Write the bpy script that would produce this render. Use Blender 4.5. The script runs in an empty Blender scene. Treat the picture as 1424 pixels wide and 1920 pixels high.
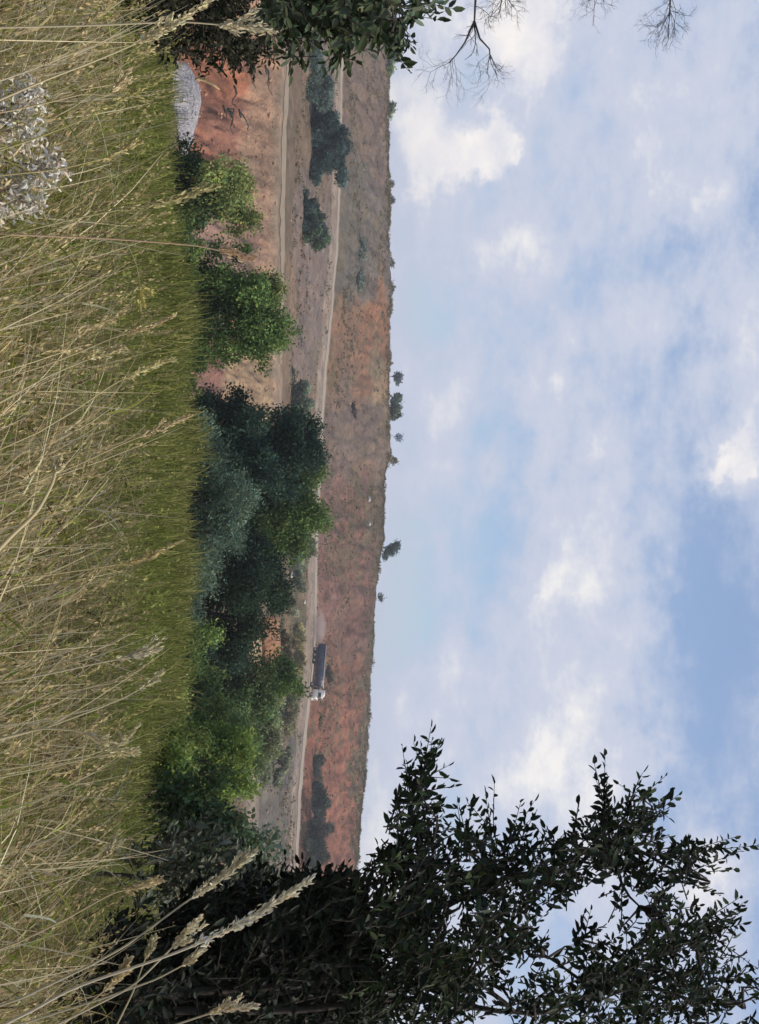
import bpy, math
import numpy as np
from mathutils import Matrix, Vector

rng = np.random.default_rng(7)
sc = bpy.context.scene
R = math.radians

# ------------------------------------------------------------------ camera
# The photograph lies on its side: world "up" is towards the right edge of the picture.
FOC = 2400.0            # focal length in photograph pixels (1424 x 1920)
ROLL = R(2.0)
PITCH = math.atan(52 / FOC)
EYE = 1.5               # eye height above the ground at the photographer's feet
fwd = np.array([0, math.cos(PITCH), math.sin(PITCH)])
cup = np.array([0, -math.sin(PITCH), math.cos(PITCH)])
rgt = np.array([1.0, 0, 0])
uax = math.cos(ROLL) * rgt + math.sin(ROLL) * cup
vax = -math.sin(ROLL) * rgt + math.cos(ROLL) * cup
cam_d = bpy.data.cameras.new("camera")
cam_d.lens = 45.0
cam_d.sensor_width = 36.0
cam_d.clip_start = 0.1
cam_d.clip_end = 20000
cam = bpy.data.objects.new("camera", cam_d)
sc.collection.objects.link(cam)
M = Matrix(((vax[0], -uax[0], -fwd[0], 0), (vax[1], -uax[1], -fwd[1], 0), (vax[2], -uax[2], -fwd[2], EYE), (0, 0, 0, 1)))
cam.matrix_world = M
sc.camera = cam

def ray(px, py):
    px = np.asarray(px, float); py = np.asarray(py, float)
    d = (px - 712)[..., None] * vax + (py - 960)[..., None] * uax + FOC * fwd
    return d

def pix(px, py, Y):
    """where a thing seen at photo pixel (px,py) stands when it is Y metres ahead"""
    d = ray(px, py)
    p = d * (np.asarray(Y, float) / d[..., 1])[..., None]
    p[..., 2] += EYE
    return p

# ------------------------------------------------------------------ light, sky, exposure
SUN_AZ, SUN_EL = R(98), R(40)      # clockwise from the viewing direction (+Y), elevation
w = bpy.data.worlds.new("World"); sc.world = w; w.use_nodes = True
nt = w.node_tree; nt.nodes.clear()
def N(t, **k):
    n = nt.nodes.new(t)
    for a, b in k.items(): setattr(n, a, b)
    return n
def L(a, b): nt.links.new(a, b)
def MA(op, a, b=None, c=None, clamp=False):
    n = N("ShaderNodeMath", operation=op); n.use_clamp = clamp
    for i, x in enumerate((a, b, c)):
        if x is None: continue
        if isinstance(x, (int, float)): n.inputs[i].default_value = x
        else: L(x, n.inputs[i])
    return n.outputs[0]
out = N("ShaderNodeOutputWorld"); bg = N("ShaderNodeBackground"); L(bg.outputs[0], out.inputs[0])
sky = N("ShaderNodeTexSky", sky_type='NISHITA'); sky.sun_disc = False
sky.sun_elevation = SUN_EL; sky.sun_rotation = SUN_AZ
sky.air_density = 1.0; sky.dust_density = 0.1; sky.ozone_density = 1.5
bg.inputs[1].default_value = 0.097
tc = N("ShaderNodeTexCoord")
sep = N("ShaderNodeSeparateXYZ"); L(tc.outputs["Generated"], sep.inputs[0])
az = MA('ARCTAN2', sep.outputs[0], sep.outputs[1])
el = MA('ARCSINE', sep.outputs[2])
def wnoise(scale, detail, rough, sz=1.0, off=0.0):
    m = N("ShaderNodeMapping"); m.inputs["Scale"].default_value = (1, 1, sz); m.inputs["Location"].default_value = (off, off * 0.7, off * 1.3)
    L(tc.outputs["Generated"], m.inputs[0])
    n = N("ShaderNodeTexNoise"); n.inputs["Scale"].default_value = scale; n.inputs["Detail"].default_value = detail; n.inputs["Roughness"].default_value = rough
    L(m.outputs[0], n.inputs["Vector"]); return n.outputs["Fac"]
wx = MA('MULTIPLY', MA('SUBTRACT', wnoise(9, 5, .6), .5), 0.14)
wy = MA('MULTIPLY', MA('SUBTRACT', wnoise(9, 5, .6, off=5.0), .5), 0.10)
wx = MA('ADD', wx, MA('MULTIPLY', MA('SUBTRACT', wnoise(34, 6, .65, off=3.0), .5), .045)); wy = MA('ADD', wy, MA('MULTIPLY', MA('SUBTRACT', wnoise(34, 6, .65, off=9.0), .5), .045))
azw = MA('ADD', az, wx); elw = MA('ADD', el, wy)
# clouds: centre (photo px), radius up/down, radius left/right, strength
CLOUDS = [(805, 250, 85, 80, .75), (900, 225, 45, 50, .75), (965, 50, 75, 110, .6), (790, 110, 110, 140, .35), (868, 178, 55, 60, -.45),
    (1290, 345, 70, 65, .5), (1240, 215, 60, 80, .3), (1020, 500, 110, 80, .35), (900, 470, 110, 90, .25), (1140, 420, 60, 120, .25),
    (1005, 720, 60, 75, .4), (850, 800, 60, 130, .3), (960, 890, 75, 70, .35), (1112, 858, 35, 40, .45), (1362, 868, 40, 42, .95), (1400, 800, 55, 80, .55),
    (1035, 1150, 70, 60, .5), (830, 1250, 80, 170, .35), (1090, 1150, 190, 300, .22), (1040, 1430, 90, 85, .55), (1200, 1420, 80, 90, .4),
    (720, 1570, 70, 130, .5), (1250, 620, 90, 80, .25), (1400, 560, 80, 160, .35), (1330, 1660, 90, 110, .7), (1240, 60, 150, 150, .2), (1050, 1650, 150, 150, .3),
    (1370, 1350, 150, 420, -.6), (1300, 1080, 60, 160, -.3), (1110, 560, 50, 80, -.25), (765, 1130, 60, 160, -.4), (920, 1060, 60, 120, -.25), (770, 500, 40, 150, -.2), (1060, 180, 60, 70, -.2)]
CUMULUS = [(795, 265, 75, 72, 1.0), (905, 235, 40, 44, .9), (850, 268, 50, 40, .7), (775, 190, 45, 90, .45), (970, 40, 65, 100, .9), (930, 110, 40, 60, .35), (868, 178, 45, 50, -.7), (1362, 868, 34, 36, 1.0), (1395, 805, 34, 60, .6), (1295, 345, 50, 42, .42), (1020, 520, 40, 45, .3), (1112, 858, 24, 28, .35), (1330, 1665, 70, 90, .8), (960, 890, 45, 45, .3), (1005, 725, 36, 42, .3), (1040, 1430, 55, 55, .42), (1035, 1150, 45, 40, .3)]
def field(L_):
  acc = None
  for (cx, cy, rv, ru, s) in L_:
      d = ray(cx, cy); d = d / np.linalg.norm(d)
      a0 = math.atan2(d[0], d[1]); e0 = math.asin(d[2])
      dx = MA('MULTIPLY', MA('SUBTRACT', azw, a0), FOC / ru); dy = MA('MULTIPLY', MA('SUBTRACT', elw, e0), FOC / rv)
      rr = MA('ADD', MA('MULTIPLY', dx, dx), MA('MULTIPLY', dy, dy))
      g = MA('MULTIPLY', MA('EXPONENT', MA('MULTIPLY', rr, -0.9)), s)
      acc = g if acc is None else MA('ADD', acc, g)
  return acc
acc = field(CLOUDS); acc2 = field(CUMULUS)
big = wnoise(3.2, 6, .55, 2.2, 2.0)
fine = wnoise(18, 8, .68, 1.5, 8.0); med = wnoise(7.5, 6, .6, 2.4, 4.0)
cov = MA('ADD', MA('MULTIPLY_ADD', MA('SUBTRACT', big, .5), .8, .50), MA('ADD', MA('MULTIPLY', MA('SUBTRACT', fine, .5), .85), MA('MULTIPLY', MA('SUBTRACT', med, .5), .8)))
cov = MA('ADD', cov, MA('MULTIPLY', acc, MA('MULTIPLY_ADD', fine, .6, .25)))
low = MA('MULTIPLY', MA('EXPONENT', MA('MULTIPLY', MA('ABSOLUTE', el), -14.0)), .22)      # cloud thickens towards the horizon
cov = MA('ADD', cov, low)
cr = N("ShaderNodeValToRGB"); L(cov, cr.inputs[0])
e = cr.color_ramp.elements
e[0].position = 0.12; e[0].color = (.42, .42, .42, 1); e[1].position = .62; e[1].color = (1, 1, 1, 1)
cr.color_ramp.interpolation = 'EASE'
cc = N("ShaderNodeValToRGB"); L(cov, cc.inputs[0])          # thin cloud is lavender grey, thick cloud warm white
ce = cc.color_ramp.elements
ce[0].position = .25; ce[0].color = (.46, .55, .74, 1); ce[1].position = 1.0; ce[1].color = (.93, .91, .90, 1)
mid = ce.new(.68); mid.color = (.62, .66, .79, 1)
csc = N("ShaderNodeVectorMath", operation='SCALE'); L(cc.outputs[0], csc.inputs[0]); csc.inputs["Scale"].default_value = 8.7
mx = N("ShaderNodeMix", data_type='RGBA'); L(cr.outputs[0], mx.inputs["Factor"]); tint = N("ShaderNodeMix", data_type='RGBA', blend_type='MULTIPLY'); tint.inputs["Factor"].default_value = 1.0; tint.inputs["B"].default_value = (.84, .97, 1.16, 1); L(sky.outputs[0], tint.inputs["A"]); L(tint.outputs["Result"], mx.inputs["A"]); L(csc.outputs[0], mx.inputs["B"])
crisp = N("ShaderNodeMapRange", interpolation_type='SMOOTHSTEP'); L(MA('ADD', MA('MULTIPLY', acc2, MA('MULTIPLY_ADD', fine, .9, .45)), MA('MULTIPLY', MA('SUBTRACT', fine, .5), .5)), crisp.inputs[0])
crisp.inputs[1].default_value = .24; crisp.inputs[2].default_value = .85; crisp.inputs[4].default_value = .78
mx2 = N("ShaderNodeMix", data_type='RGBA'); L(crisp.outputs[0], mx2.inputs["Factor"]); L(mx.outputs["Result"], mx2.inputs["A"]); 
cshade = N("ShaderNodeMix", data_type='RGBA'); L(MA('MULTIPLY_ADD', MA('SUBTRACT', wnoise(26, 6, .6, 1.3, 6.0), .5), 3.0, .5, clamp=True), cshade.inputs["Factor"])
cshade.inputs["A"].default_value = (6.6, 6.6, 7.3, 1); cshade.inputs["B"].default_value = (9.0, 8.5, 8.1, 1); L(cshade.outputs["Result"], mx2.inputs["B"])
L(mx2.outputs["Result"], bg.inputs[0])

sun_d = bpy.data.lights.new("sun", 'SUN'); sun_d.energy = 3.2; sun_d.angle = R(12); sun_d.color = (1, .90, .76)
sun = bpy.data.objects.new("sun", sun_d); sc.collection.objects.link(sun)
sd = Vector((math.sin(SUN_AZ) * math.cos(SUN_EL), math.cos(SUN_AZ) * math.cos(SUN_EL), math.sin(SUN_EL)))
sun.rotation_euler = sd.to_track_quat('Z', 'Y').to_euler(); sun.location = (40, 20, 60)
sc.view_settings.view_transform = 'Standard'; sc.view_settings.look = 'None'
sc.view_settings.gamma = 1.0; sc.view_settings.exposure = 0.22; sc.view_settings.use_curve_mapping = False
sc.cycles.volume_step_rate = 4.0; sc.cycles.volume_max_steps = 64
w.cycles.sampling_method = 'MANUAL'; w.cycles.sample_map_resolution = 256
sc.cycles.max_bounces = 6; sc.cycles.transparent_max_bounces = 8

# ------------------------------------------------------------------ helpers
def lin(r, g, b):
    c = np.array([r, g, b], float) / 255
    return np.where(c <= .04045, c / 12.92, ((c + .055) / 1.055) ** 2.4)

def hash2(ix, iy, seed):
    h = (ix.astype(np.int64) * 374761393 + iy.astype(np.int64) * 668265263 + seed * 974634777) & 0xffffffff
    h = ((h ^ (h >> 13)) * 1274126177) & 0xffffffff
    return ((h ^ (h >> 16)) & 0xffff) / 65535.0

def vnoise(x, y, seed=0):
    x = np.asarray(x, float); y = np.asarray(y, float)
    ix = np.floor(x); iy = np.floor(y); fx = x - ix; fy = y - iy
    fx = fx * fx * (3 - 2 * fx); fy = fy * fy * (3 - 2 * fy)
    a = hash2(ix, iy, seed); b = hash2(ix + 1, iy, seed); c = hash2(ix, iy + 1, seed); d = hash2(ix + 1, iy + 1, seed)
    return (a * (1 - fx) + b * fx) * (1 - fy) + (c * (1 - fx) + d * fx) * fy

def fbm(x, y, seed=0, oct=5, g=.5):
    s = 0; a = 1; t = 0
    for i in range(oct):
        s = s + a * vnoise(x, y, seed + i * 17); t += a; a *= g; x = x * 2.03 + 11.3; y = y * 2.03 + 5.7
    return s / t

class Mesh:
    """collects vertices, quads and triangles with one colour per vertex"""
    def __init__(s): s.v = []; s.c = []; s.q = []; s.t = []; s.n = 0
    def add(s, v, q=None, t=None, c=(.5, .5, .5)):
        v = np.asarray(v, float).reshape(-1, 3); s.v.append(v)
        c = np.asarray(c, float); s.c.append(np.broadcast_to(c, (len(v), 3)) if c.ndim == 1 else c)
        if q is not None and len(q): s.q.append(np.asarray(q, np.int64).reshape(-1, 4) + s.n)
        if t is not None and len(t): s.t.append(np.asarray(t, np.int64).reshape(-1, 3) + s.n)
        s.n += len(v)
    def box(s, lo, hi, c=(.5, .5, .5), taper=None):
        x0, y0, z0 = lo; x1, y1, z1 = hi
        v = np.array([[x0, y0, z0], [x1, y0, z0], [x1, y1, z0], [x0, y1, z0], [x0, y0, z1], [x1, y0, z1], [x1, y1, z1], [x0, y1, z1]], float)
        if taper is not None: v = taper(v)
        s.add(v, [[0, 3, 2, 1], [4, 5, 6, 7], [0, 1, 5, 4], [1, 2, 6, 5], [2, 3, 7, 6], [3, 0, 4, 7]], c=c)
    def tube(s, pts, rad, n=6, c=(.5, .5, .5), cap=True):
        P = np.asarray(pts, float); rad = np.broadcast_to(np.asarray(rad, float), (len(P),))
        T = np.gradient(P, axis=0); T /= np.linalg.norm(T, axis=1)[:, None] + 1e-9
        ref = np.array([.31, .87, .2]); A = np.cross(T, ref); A /= np.linalg.norm(A, axis=1)[:, None] + 1e-9
        B = np.cross(T, A); th = np.arange(n) / n * 2 * np.pi
        V = P[:, None] + rad[:, None, None] * (np.cos(th)[None, :, None] * A[:, None] + np.sin(th)[None, :, None] * B[:, None])
        i = np.arange(len(P) - 1)[:, None]; j = np.arange(n)[None]; k = (j + 1) % n
        q = np.stack([i * n + j, i * n + k, (i + 1) * n + k, (i + 1) * n + j], -1).reshape(-1, 4)
        t = []
        if cap:
            t = [[0, a + 1, a] for a in range(1, n - 1)]; o = (len(P) - 1) * n
            t += [[o, o + a, o + a + 1] for a in range(1, n - 1)]
        s.add(V.reshape(-1, 3), q, t, c)
    def build(s, name, mat, parent=None, loc=None, smooth=False):
        me = bpy.data.meshes.new(name)
        V = np.concatenate(s.v); C = np.concatenate(s.c)
        Q = np.concatenate(s.q) if s.q else np.zeros((0, 4), np.int64); T = np.concatenate(s.t) if s.t else np.zeros((0, 3), np.int64)
        if loc is not None: V = V - np.asarray(loc)
        me.vertices.add(len(V)); me.vertices.foreach_set("co", V.astype(np.float32).ravel())
        li = np.concatenate([Q.ravel(), T.ravel()]).astype(np.int32)
        me.loops.add(len(li)); me.loops.foreach_set("vertex_index", li)
        me.polygons.add(len(Q) + len(T))
        ls = np.concatenate([np.arange(len(Q)) * 4, len(Q) * 4 + np.arange(len(T)) * 3]).astype(np.int32)
        me.polygons.foreach_set("loop_start", ls)
        if smooth: me.polygons.foreach_set("use_smooth", np.ones(len(ls), bool))
        at = me.color_attributes.new("Col", 'FLOAT_COLOR', 'POINT')
        at.data.foreach_set("color", np.concatenate([C, np.ones((len(C), 1))], 1).astype(np.float32).ravel())
        me.update(calc_edges=True)
        me.materials.append(mat)
        o = bpy.data.objects.new(name, me); sc.collection.objects.link(o)
        if parent is not None: o.parent = parent
        elif loc is not None: o.location = loc
        return o

def empty(name, loc, label=None, cat=None, group=None):
    o = bpy.data.objects.new(name, None); sc.collection.objects.link(o); o.location = tuple(float(a) for a in loc)
    o.empty_display_size = .2
    if label: tag(o, label, cat, group)
    return o
def tag(o, label=None, cat=None, group=None, kind=None):
    if label: o["label"] = label
    if cat: o["category"] = cat
    if group: o["group"] = group
    if kind: o["kind"] = kind
    return o

def mat_new(name):
    m = bpy.data.materials.new(name); m.use_nodes = True; t = m.node_tree; t.nodes.clear()
    o = t.nodes.new("ShaderNodeOutputMaterial"); return m, t, o
def mat_leaf(name, trans=.25, rough=.55, spec=.3):
    m, t, o = mat_new(name)
    a = t.nodes.new("ShaderNodeAttribute"); a.attribute_name = "Col"
    p = t.nodes.new("ShaderNodeBsdfPrincipled"); p.inputs["Roughness"].default_value = rough; p.inputs["Specular IOR Level"].default_value = spec
    tr = t.nodes.new("ShaderNodeBsdfTranslucent"); mx = t.nodes.new("ShaderNodeMixShader"); mx.inputs[0].default_value = trans
    t.links.new(a.outputs["Color"], p.inputs["Base Color"]); t.links.new(a.outputs["Color"], tr.inputs[0])
    t.links.new(p.outputs[0], mx.inputs[1]); t.links.new(tr.outputs[0], mx.inputs[2]); t.links.new(mx.outputs[0], o.inputs[0])
    return m
def mat_noise(name, col, rough=.8, var=.25, scale=3.0, bump=.3, use_attr=False, spec=.3, metal=0.0, bdist=.05):
    m, t, o = mat_new(name); nn = t.nodes.new
    p = nn("ShaderNodeBsdfPrincipled"); p.inputs["Roughness"].default_value = rough; p.inputs["Specular IOR Level"].default_value = spec; p.inputs["Metallic"].default_value = metal
    co = nn("ShaderNodeTexCoord"); n1 = nn("ShaderNodeTexNoise"); n1.inputs["Scale"].default_value = scale; n1.inputs["Detail"].default_value = 8; n1.inputs["Roughness"].default_value = .65
    t.links.new(co.outputs["Object"], n1.inputs["Vector"])
    mr = nn("ShaderNodeMapRange"); mr.inputs["From Min"].default_value = .25; mr.inputs["From Max"].default_value = .75; mr.inputs["To Min"].default_value = 1 - var; mr.inputs["To Max"].default_value = 1 + var
    t.links.new(n1.outputs["Fac"], mr.inputs[0])
    vm = nn("ShaderNodeVectorMath"); vm.operation = 'SCALE'
    if use_attr:
        a = nn("ShaderNodeAttribute"); a.attribute_name = "Col"; t.links.new(a.outputs["Color"], vm.inputs[0])
    else: vm.inputs[0].default_value = tuple(col)
    t.links.new(mr.outputs[0], vm.inputs["Scale"]); t.links.new(vm.outputs[0], p.inputs["Base Color"])
    b = nn("ShaderNodeBump"); b.inputs["Strength"].default_value = bump; b.inputs["Distance"].default_value = bdist
    t.links.new(n1.outputs["Fac"], b.inputs["Height"]); t.links.new(b.outputs[0], p.inputs["Normal"])
    t.links.new(p.outputs[0], o.inputs[0]); return m

M_LEAF = mat_leaf("foliage", .3, .65, .12); M_LEAFD = mat_leaf("near_foliage", .10, .6, .15)
M_STRAW = mat_leaf("dry_grass_blades", .3, .7, .15)
M_BARK = mat_noise("bark", (.05, .042, .035), .9, .3, 12, .5)
M_TWIG = mat_noise("bare_twig_bark", (.07, .068, .07), .9, .2, 20, .2)
M_ROCK = mat_noise("pale_stone", (.42, .40, .37), .85, .25, 2.5, .6)

# ------------------------------------------------------------------ terrain
# profile lines running left to right across the view; each has its distance and height along the picture's width
def row(U, V=None, Y=0.0, z=None, UY=None):
    return dict(U=U, V=V, Y=Y, z=z, UY=UY)
UA = [0, 200, 400, 600, 800, 1000, 1200, 1400, 1600, 1920]
YR = ([0, 900, 1200, 1400, 1640, 1920], [300, 302, 297, 284, 264, 244])     # haul road, outer edge
rows = [
 dict(Y=-14, z=-1.2), dict(Y=0, z=-1.5), dict(Y=4, z=-1.42), dict(Y=9, z=-1.88),
 dict(Y=15, V=(UA, [280, 288, 296, 330, 342, 326, 334, 290, 258, 250])),
 dict(Y=23, z=-4.6), dict(Y=40, z=-9.0), dict(Y=60, z=-11.8), dict(Y=92, z=-15.0),
 dict(Y=([0, 800, 950], [150, 150, 140]), V=(UA, [325, 330, 345, 365, 365, 385, 385, 380, 375, 375])),
 dict(Y=([0, 800, 950], [170, 172, 176]), V=([0, 130, 300, 420, 600, 690, 760, 860, 1000, 1200, 1400, 1600, 1920], [524, 528, 523, 520, 518, 516, 518, 500, 470, 462, 465, 455, 445])),
 dict(Y=([0, 800, 950], [183, 185, 190]), dz=0.12),
 dict(Y=([0, 800, 950], [200, 202, 205]), V=(UA, [553, 553, 546, 540, 536, 500, 488, 492, 490, 480])),
 dict(Y=([0, 900, 1200, 1400, 1640, 1920], [252, 255, 250, 240, 225, 210]), V=(UA, [602, 600, 592, 578, 566, 545, 535, 528, 520, 510])),
 dict(Y=YR, V=([0, 330, 450, 560, 690, 850, 1000, 1200, 1350, 1500, 1640, 1920], [638, 629, 624, 619, 603, 594, 588, 581, 568, 553, 547, 538])),
 dict(Y=(YR[0], [a + 3 for a in YR[1]]), dz=0.55),
 dict(Y=(YR[0], [a + 14 for a in YR[1]]), dz=0.30),
 dict(Y=(YR[0], [a + 19 for a in YR[1]]), dz=1.9),
 dict(Y=(YR[0], [a + 45 for a in YR[1]]), V=([0, 400, 700, 1000, 1200, 1350, 1500, 1640, 1920], [686, 684, 668, 657, 648, 634, 621, 611, 598])),
 dict(Y=(YR[0], [a + 78 for a in YR[1]]), V=([0, 60, 200, 350, 560, 700, 790, 860, 885, 980, 1015, 1040, 1100, 1200, 1350, 1500, 1640, 1920],
      [738, 736, 729, 732, 732, 731, 729, 734, 723, 721, 722, 714, 706, 702, 692, 682, 669, 650])),
 dict(Y=(YR[0], [a + 96 for a in YR[1]]), dz=-1.2),
 dict(Y=900, z=-6), dict(Y=3000, z=-30)]
subd = [4, 6, 8, 8, 10, 8, 8, 8, 14, 64, 8, 8, 20, 22, 5, 6, 10, 34, 40, 5, 3, 3]
namp = [.02, .03, .04, .06, .15, .3, .4, .5, .6, 2.4, .04, .3, 1.0, .9, .14, .03, .4, 1.5, 1.5, .5, 1, 1]
ALONG = math.tan(ROLL)

def interp_s(q, U, V, sm=True):
    if not isinstance(V, (list, tuple)): return np.full_like(q, V, dtype=float)
    if not sm: return np.interp(q, U, V)
    return (np.interp(q, U, V) * 2 + np.interp(q - 14, U, V) + np.interp(q + 14, U, V)) / 4

def rows_at(q):
    """Y and z (world) of every profile line at lateral coordinate q (photo row for a point straight on the horizon)"""
    Ys, Zs = [], []
    for r in rows:
        Y = interp_s(q, *r["Y"]) if isinstance(r["Y"], tuple) else np.full_like(q, r["Y"], dtype=float)
        if "z" in r: z = np.full_like(q, r["z"], dtype=float) + EYE
        elif "dz" in r: z = Zs[-1] + r["dz"]
        else:
            qq = np.clip(q, -200, 2120)
            V = interp_s(qq, *r["V"]) + ((fbm(qq * .011, qq * 0 + Y[0] * .37, 91, 5, .6) - .5) * 7 if np.mean(Y) > 120 else 0); z = pix(V, qq, Y)[..., 2]
        Ys.append(Y); Zs.append(z)
    return np.array(Ys), np.array(Zs)

def lateral(q, Y): return (q - 960) / FOC * np.maximum(Y, 9.0)

def ground_noise(X, Y, k_amp, q):
    sc1 = np.clip(Y, 6, 400) / 400
    f = 1 / (2.0 + 10 * sc1)
    n = fbm(X * f, Y * f, 3, 7, .62) - .5
    gul = np.abs(fbm(X * .17, Y * .05, 9, 4) - .5) * 2          # gullies running down the slope
    return k_amp * (n * 1.5 + (gul - .25) * 1.3 * np.clip((Y - 100) / 40, 0, 1))

def height(X, Y):
    X = np.atleast_1d(np.asarray(X, float)); Y = np.atleast_1d(np.asarray(Y, float))
    q = 960 + FOC * X / np.maximum(Y, 9.0)
    Ys, Zs = rows_at(q); z = np.zeros_like(X); amp = np.zeros_like(X)
    for k in range(len(rows) - 1):
        m = (Y >= Ys[k]) & (Y <= Ys[k + 1])
        t = np.where(m, (Y - Ys[k]) / (Ys[k + 1] - Ys[k]), 0)
        z = np.where(m, Zs[k] * (1 - t) + Zs[k + 1] * t, z)
        amp = np.where(m, namp_at(k, t), amp)
    return z + ground_noise(X, Y, amp, q)

def namp_at(k, t):
    # relief fades to the smaller neighbour's amount at each profile line so that nothing tears
    a = namp[k]; lo = min(a, namp[k - 1]) if k else a; hi = min(a, namp[k + 1]) if k + 1 < len(namp) else a
    w0 = np.clip(t / .25, 0, 1); w1 = np.clip((1 - t) / .25, 0, 1)
    return lo * (1 - w0) + hi * (1 - w1) + a * (w0 + w1 - 1)

qs = np.concatenate([-np.geomspace(8000, 400, 22), np.arange(-160, 2081, 3.2), np.geomspace(2300, 10000, 22)])
Ys, Zs = rows_at(qs)
GX, GY, GZ, GV = [], [], [], []
for k in range(len(rows) - 1):
    n = subd[k]; last = (k == len(rows) - 2)
    for j in range(n + (1 if last else 0)):
        t = j / n
        Y = Ys[k] * (1 - t) + Ys[k + 1] * t; z = Zs[k] * (1 - t) + Zs[k + 1] * t
        X = lateral(qs, Y); a = namp_at(k, np.full_like(Y, t))
        GX.append(X); GY.append(Y); GZ.append(z + ground_noise(X, Y, a, qs)); GV.append(np.full_like(Y, k + t))
GX, GY, GZ, GV = map(np.array, (GX, GY, GZ, GV))
nr, nc = GX.shape
P3 = np.stack([GX, GY, GZ], -1)
# soil colours
qg = np.broadcast_to(qs, GX.shape)
def blend(c, col, wgt): return c * (1 - wgt[..., None]) + np.asarray(col) * wgt[..., None]
def bump01(x, a, b, soft): return np.clip((x - a) / soft + .5, 0, 1) * np.clip((b - x) / soft + .5, 0, 1)
wn = (fbm(GX * .06, GY * .06, 21, 5) - .5); wn2 = (fbm(GX * .25, GY * .25, 31, 5, .6) - .5); wn3 = fbm(GX * 1.1, GY * .8, 41, 4, .6) - .5
qw = qg + wn * 260; kv = GV + wn * .9
col = np.zeros(GX.shape + (3,)) + lin(96, 84, 60)
col = blend(col, lin(84, 92, 44), bump01(GV, 3.1, 9, .8))
col = blend(col, lin(104, 96, 62), bump01(GV, 8.3, 9.6, .7))
# pit wall, left
wall = bump01(GV + wn * .4, 8.9, 10.05, .12) * bump01(qg, -900, 880, 60)
colw = np.zeros_like(col) + lin(168, 134, 112)
fr = GV - 9
colw = blend(colw, lin(184, 114, 78), bump01(qw, 90, 330, 60) * bump01(fr + wn, -.3, .6, .3))
colw = blend(colw, lin(164, 112, 92), bump01(qw, 150, 300, 70) * bump01(fr + wn, .15, .6, .2))
colw = blend(colw, lin(182, 146, 118), bump01(fr + wn2 * .3, .72, 1.4, .12))
colw = blend(colw, lin(162, 130, 116), bump01(qw, 380, 560, 60) * bump01(fr, -.3, .7, .2))
colw = blend(colw, lin(154, 110, 98), bump01(qw, 640, 900, 30) * bump01(fr + wn * .5, -.3, .42, .12))
colw = blend(colw, lin(172, 146, 112), bump01(qw, 640, 900, 30) * bump01(fr + wn * .5, .42, 1.2, .12))
col = blend(col, colw, wall)
# slope below the haul road
mids = bump01(GV, 10.0, 14.0, .1)
cm = np.zeros_like(col) + lin(134, 118, 96)
cm = blend(cm, lin(126, 104, 82), bump01(wn2, .06, 9, .1))
cm = blend(cm, lin(134, 120, 112), bump01(qw, 330, 700, 90) * bump01(kv, 11.9, 13.9, .4))
cm = blend(cm, lin(148, 126, 100), bump01(qw, 430, 720, 60) * bump01(kv, 11, 12.1, .3))
cm = blend(cm, lin(136, 122, 110), bump01(qw, -400, 250, 90) * bump01(kv, 12.6, 13.9, .4))
cm = blend(cm, lin(108, 102, 74), bump01(qw, 940, 1380, 60))
cm = blend(cm, lin(134, 114, 86), bump01(qw, 1080, 1340, 50) * bump01(wn2 + wn, .0, 9, .1))
cm = blend(cm, lin(122, 116, 106), bump01(qw, 1400, 2300, 50) * bump01(kv + (qg - 1400) / 400, 11.6, 19, .4))
cm = blend(cm, lin(160, 148, 134), bump01(qw, 1380, 1560, 30) * bump01(kv, 10.2, 11.6, .3))
right = bump01(GV, 9.2, 14.0, .3) * bump01(qg, 900, 40000, 60)
col = blend(col, cm, np.maximum(mids, right))
# bench road edges
col = blend(col, lin(166, 144, 120), bump01(GV, 9.94, 11.05, .05) * bump01(qg, -900, 900, 40))
col = blend(col, lin(164, 148, 132), bump01(GV, 13.8, 16.15, .06))
# upper hillside
up = bump01(GV, 16.1, 99, .1)
cu = np.zeros_like(col) + lin(128, 110, 98)
cu = blend(cu, lin(112, 108, 98), bump01(qw, 280, 560, 70) * bump01(kv, 16, 18.2, .5))
cu = blend(cu, lin(122, 112, 104), bump01(qw, 330, 560, 70) * bump01(kv, 18.0, 99, .4))
cu = blend(cu, lin(146, 112, 84), bump01(qw, 560, 740, 40))
cu = blend(cu, lin(158, 108, 76), bump01(qw, 560, 700, 50) * bump01(kv, 18.2, 99, .4))
cu = blend(cu, lin(152, 130, 98), bump01(qw, 715, 790, 20) * bump01(kv, 18.5, 99, .2))
cu = blend(cu, lin(130, 94, 82), bump01(qw, 930, 1180, 60) * bump01(kv, 15, 18.75, .2))
cu = blend(cu, lin(148, 108, 98), bump01(qw, 940, 1210, 40) * bump01(kv, 15, 17.5, .4))
cu = blend(cu, lin(146, 100, 78), bump01(qw, 1200, 1380, 60))
cu = blend(cu, lin(160, 102, 78), bump01(qw, 1350, 4000, 60))
cu = blend(cu, lin(112, 98, 78), bump01(kv + wn2 * .8, 18.72, 99, .12) * bump01(qg, 900, 9000, 60))
cu = blend(cu, lin(104, 96, 66), bump01(wn2 + wn * .4, .13, 9, .08) * .7)
col = blend(col, cu, up)
lum = col @ np.array([.3, .5, .2])
col = blend(col, np.zeros_like(col) + lum[..., None] * np.array([1.06, 1.0, .95]), np.where(GV > 9.0, .22, .10))
col *= np.where(GV > 9.0, np.array([[.80]]), 1.0)[..., None] * np.array([1.04, .97, .92])
stk = fbm(GX * .55, GY * .07, 51, 4, .6) - .5                      # rain-washed streaks running down the slopes
col *= (1 + stk * np.where((GV > 9) & (GV < 11), .75, np.where(GV > 9, .35, 0)))[..., None] * (1 + stk[..., None] * np.where(GV > 9, 1, 0)[..., None] * np.array([.25, .0, -.2]))
col *= (1.0 + wn2 * .5 + wn3 * .5 + wn * .3)[..., None]
col = np.clip(col, .01, .8)
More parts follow.
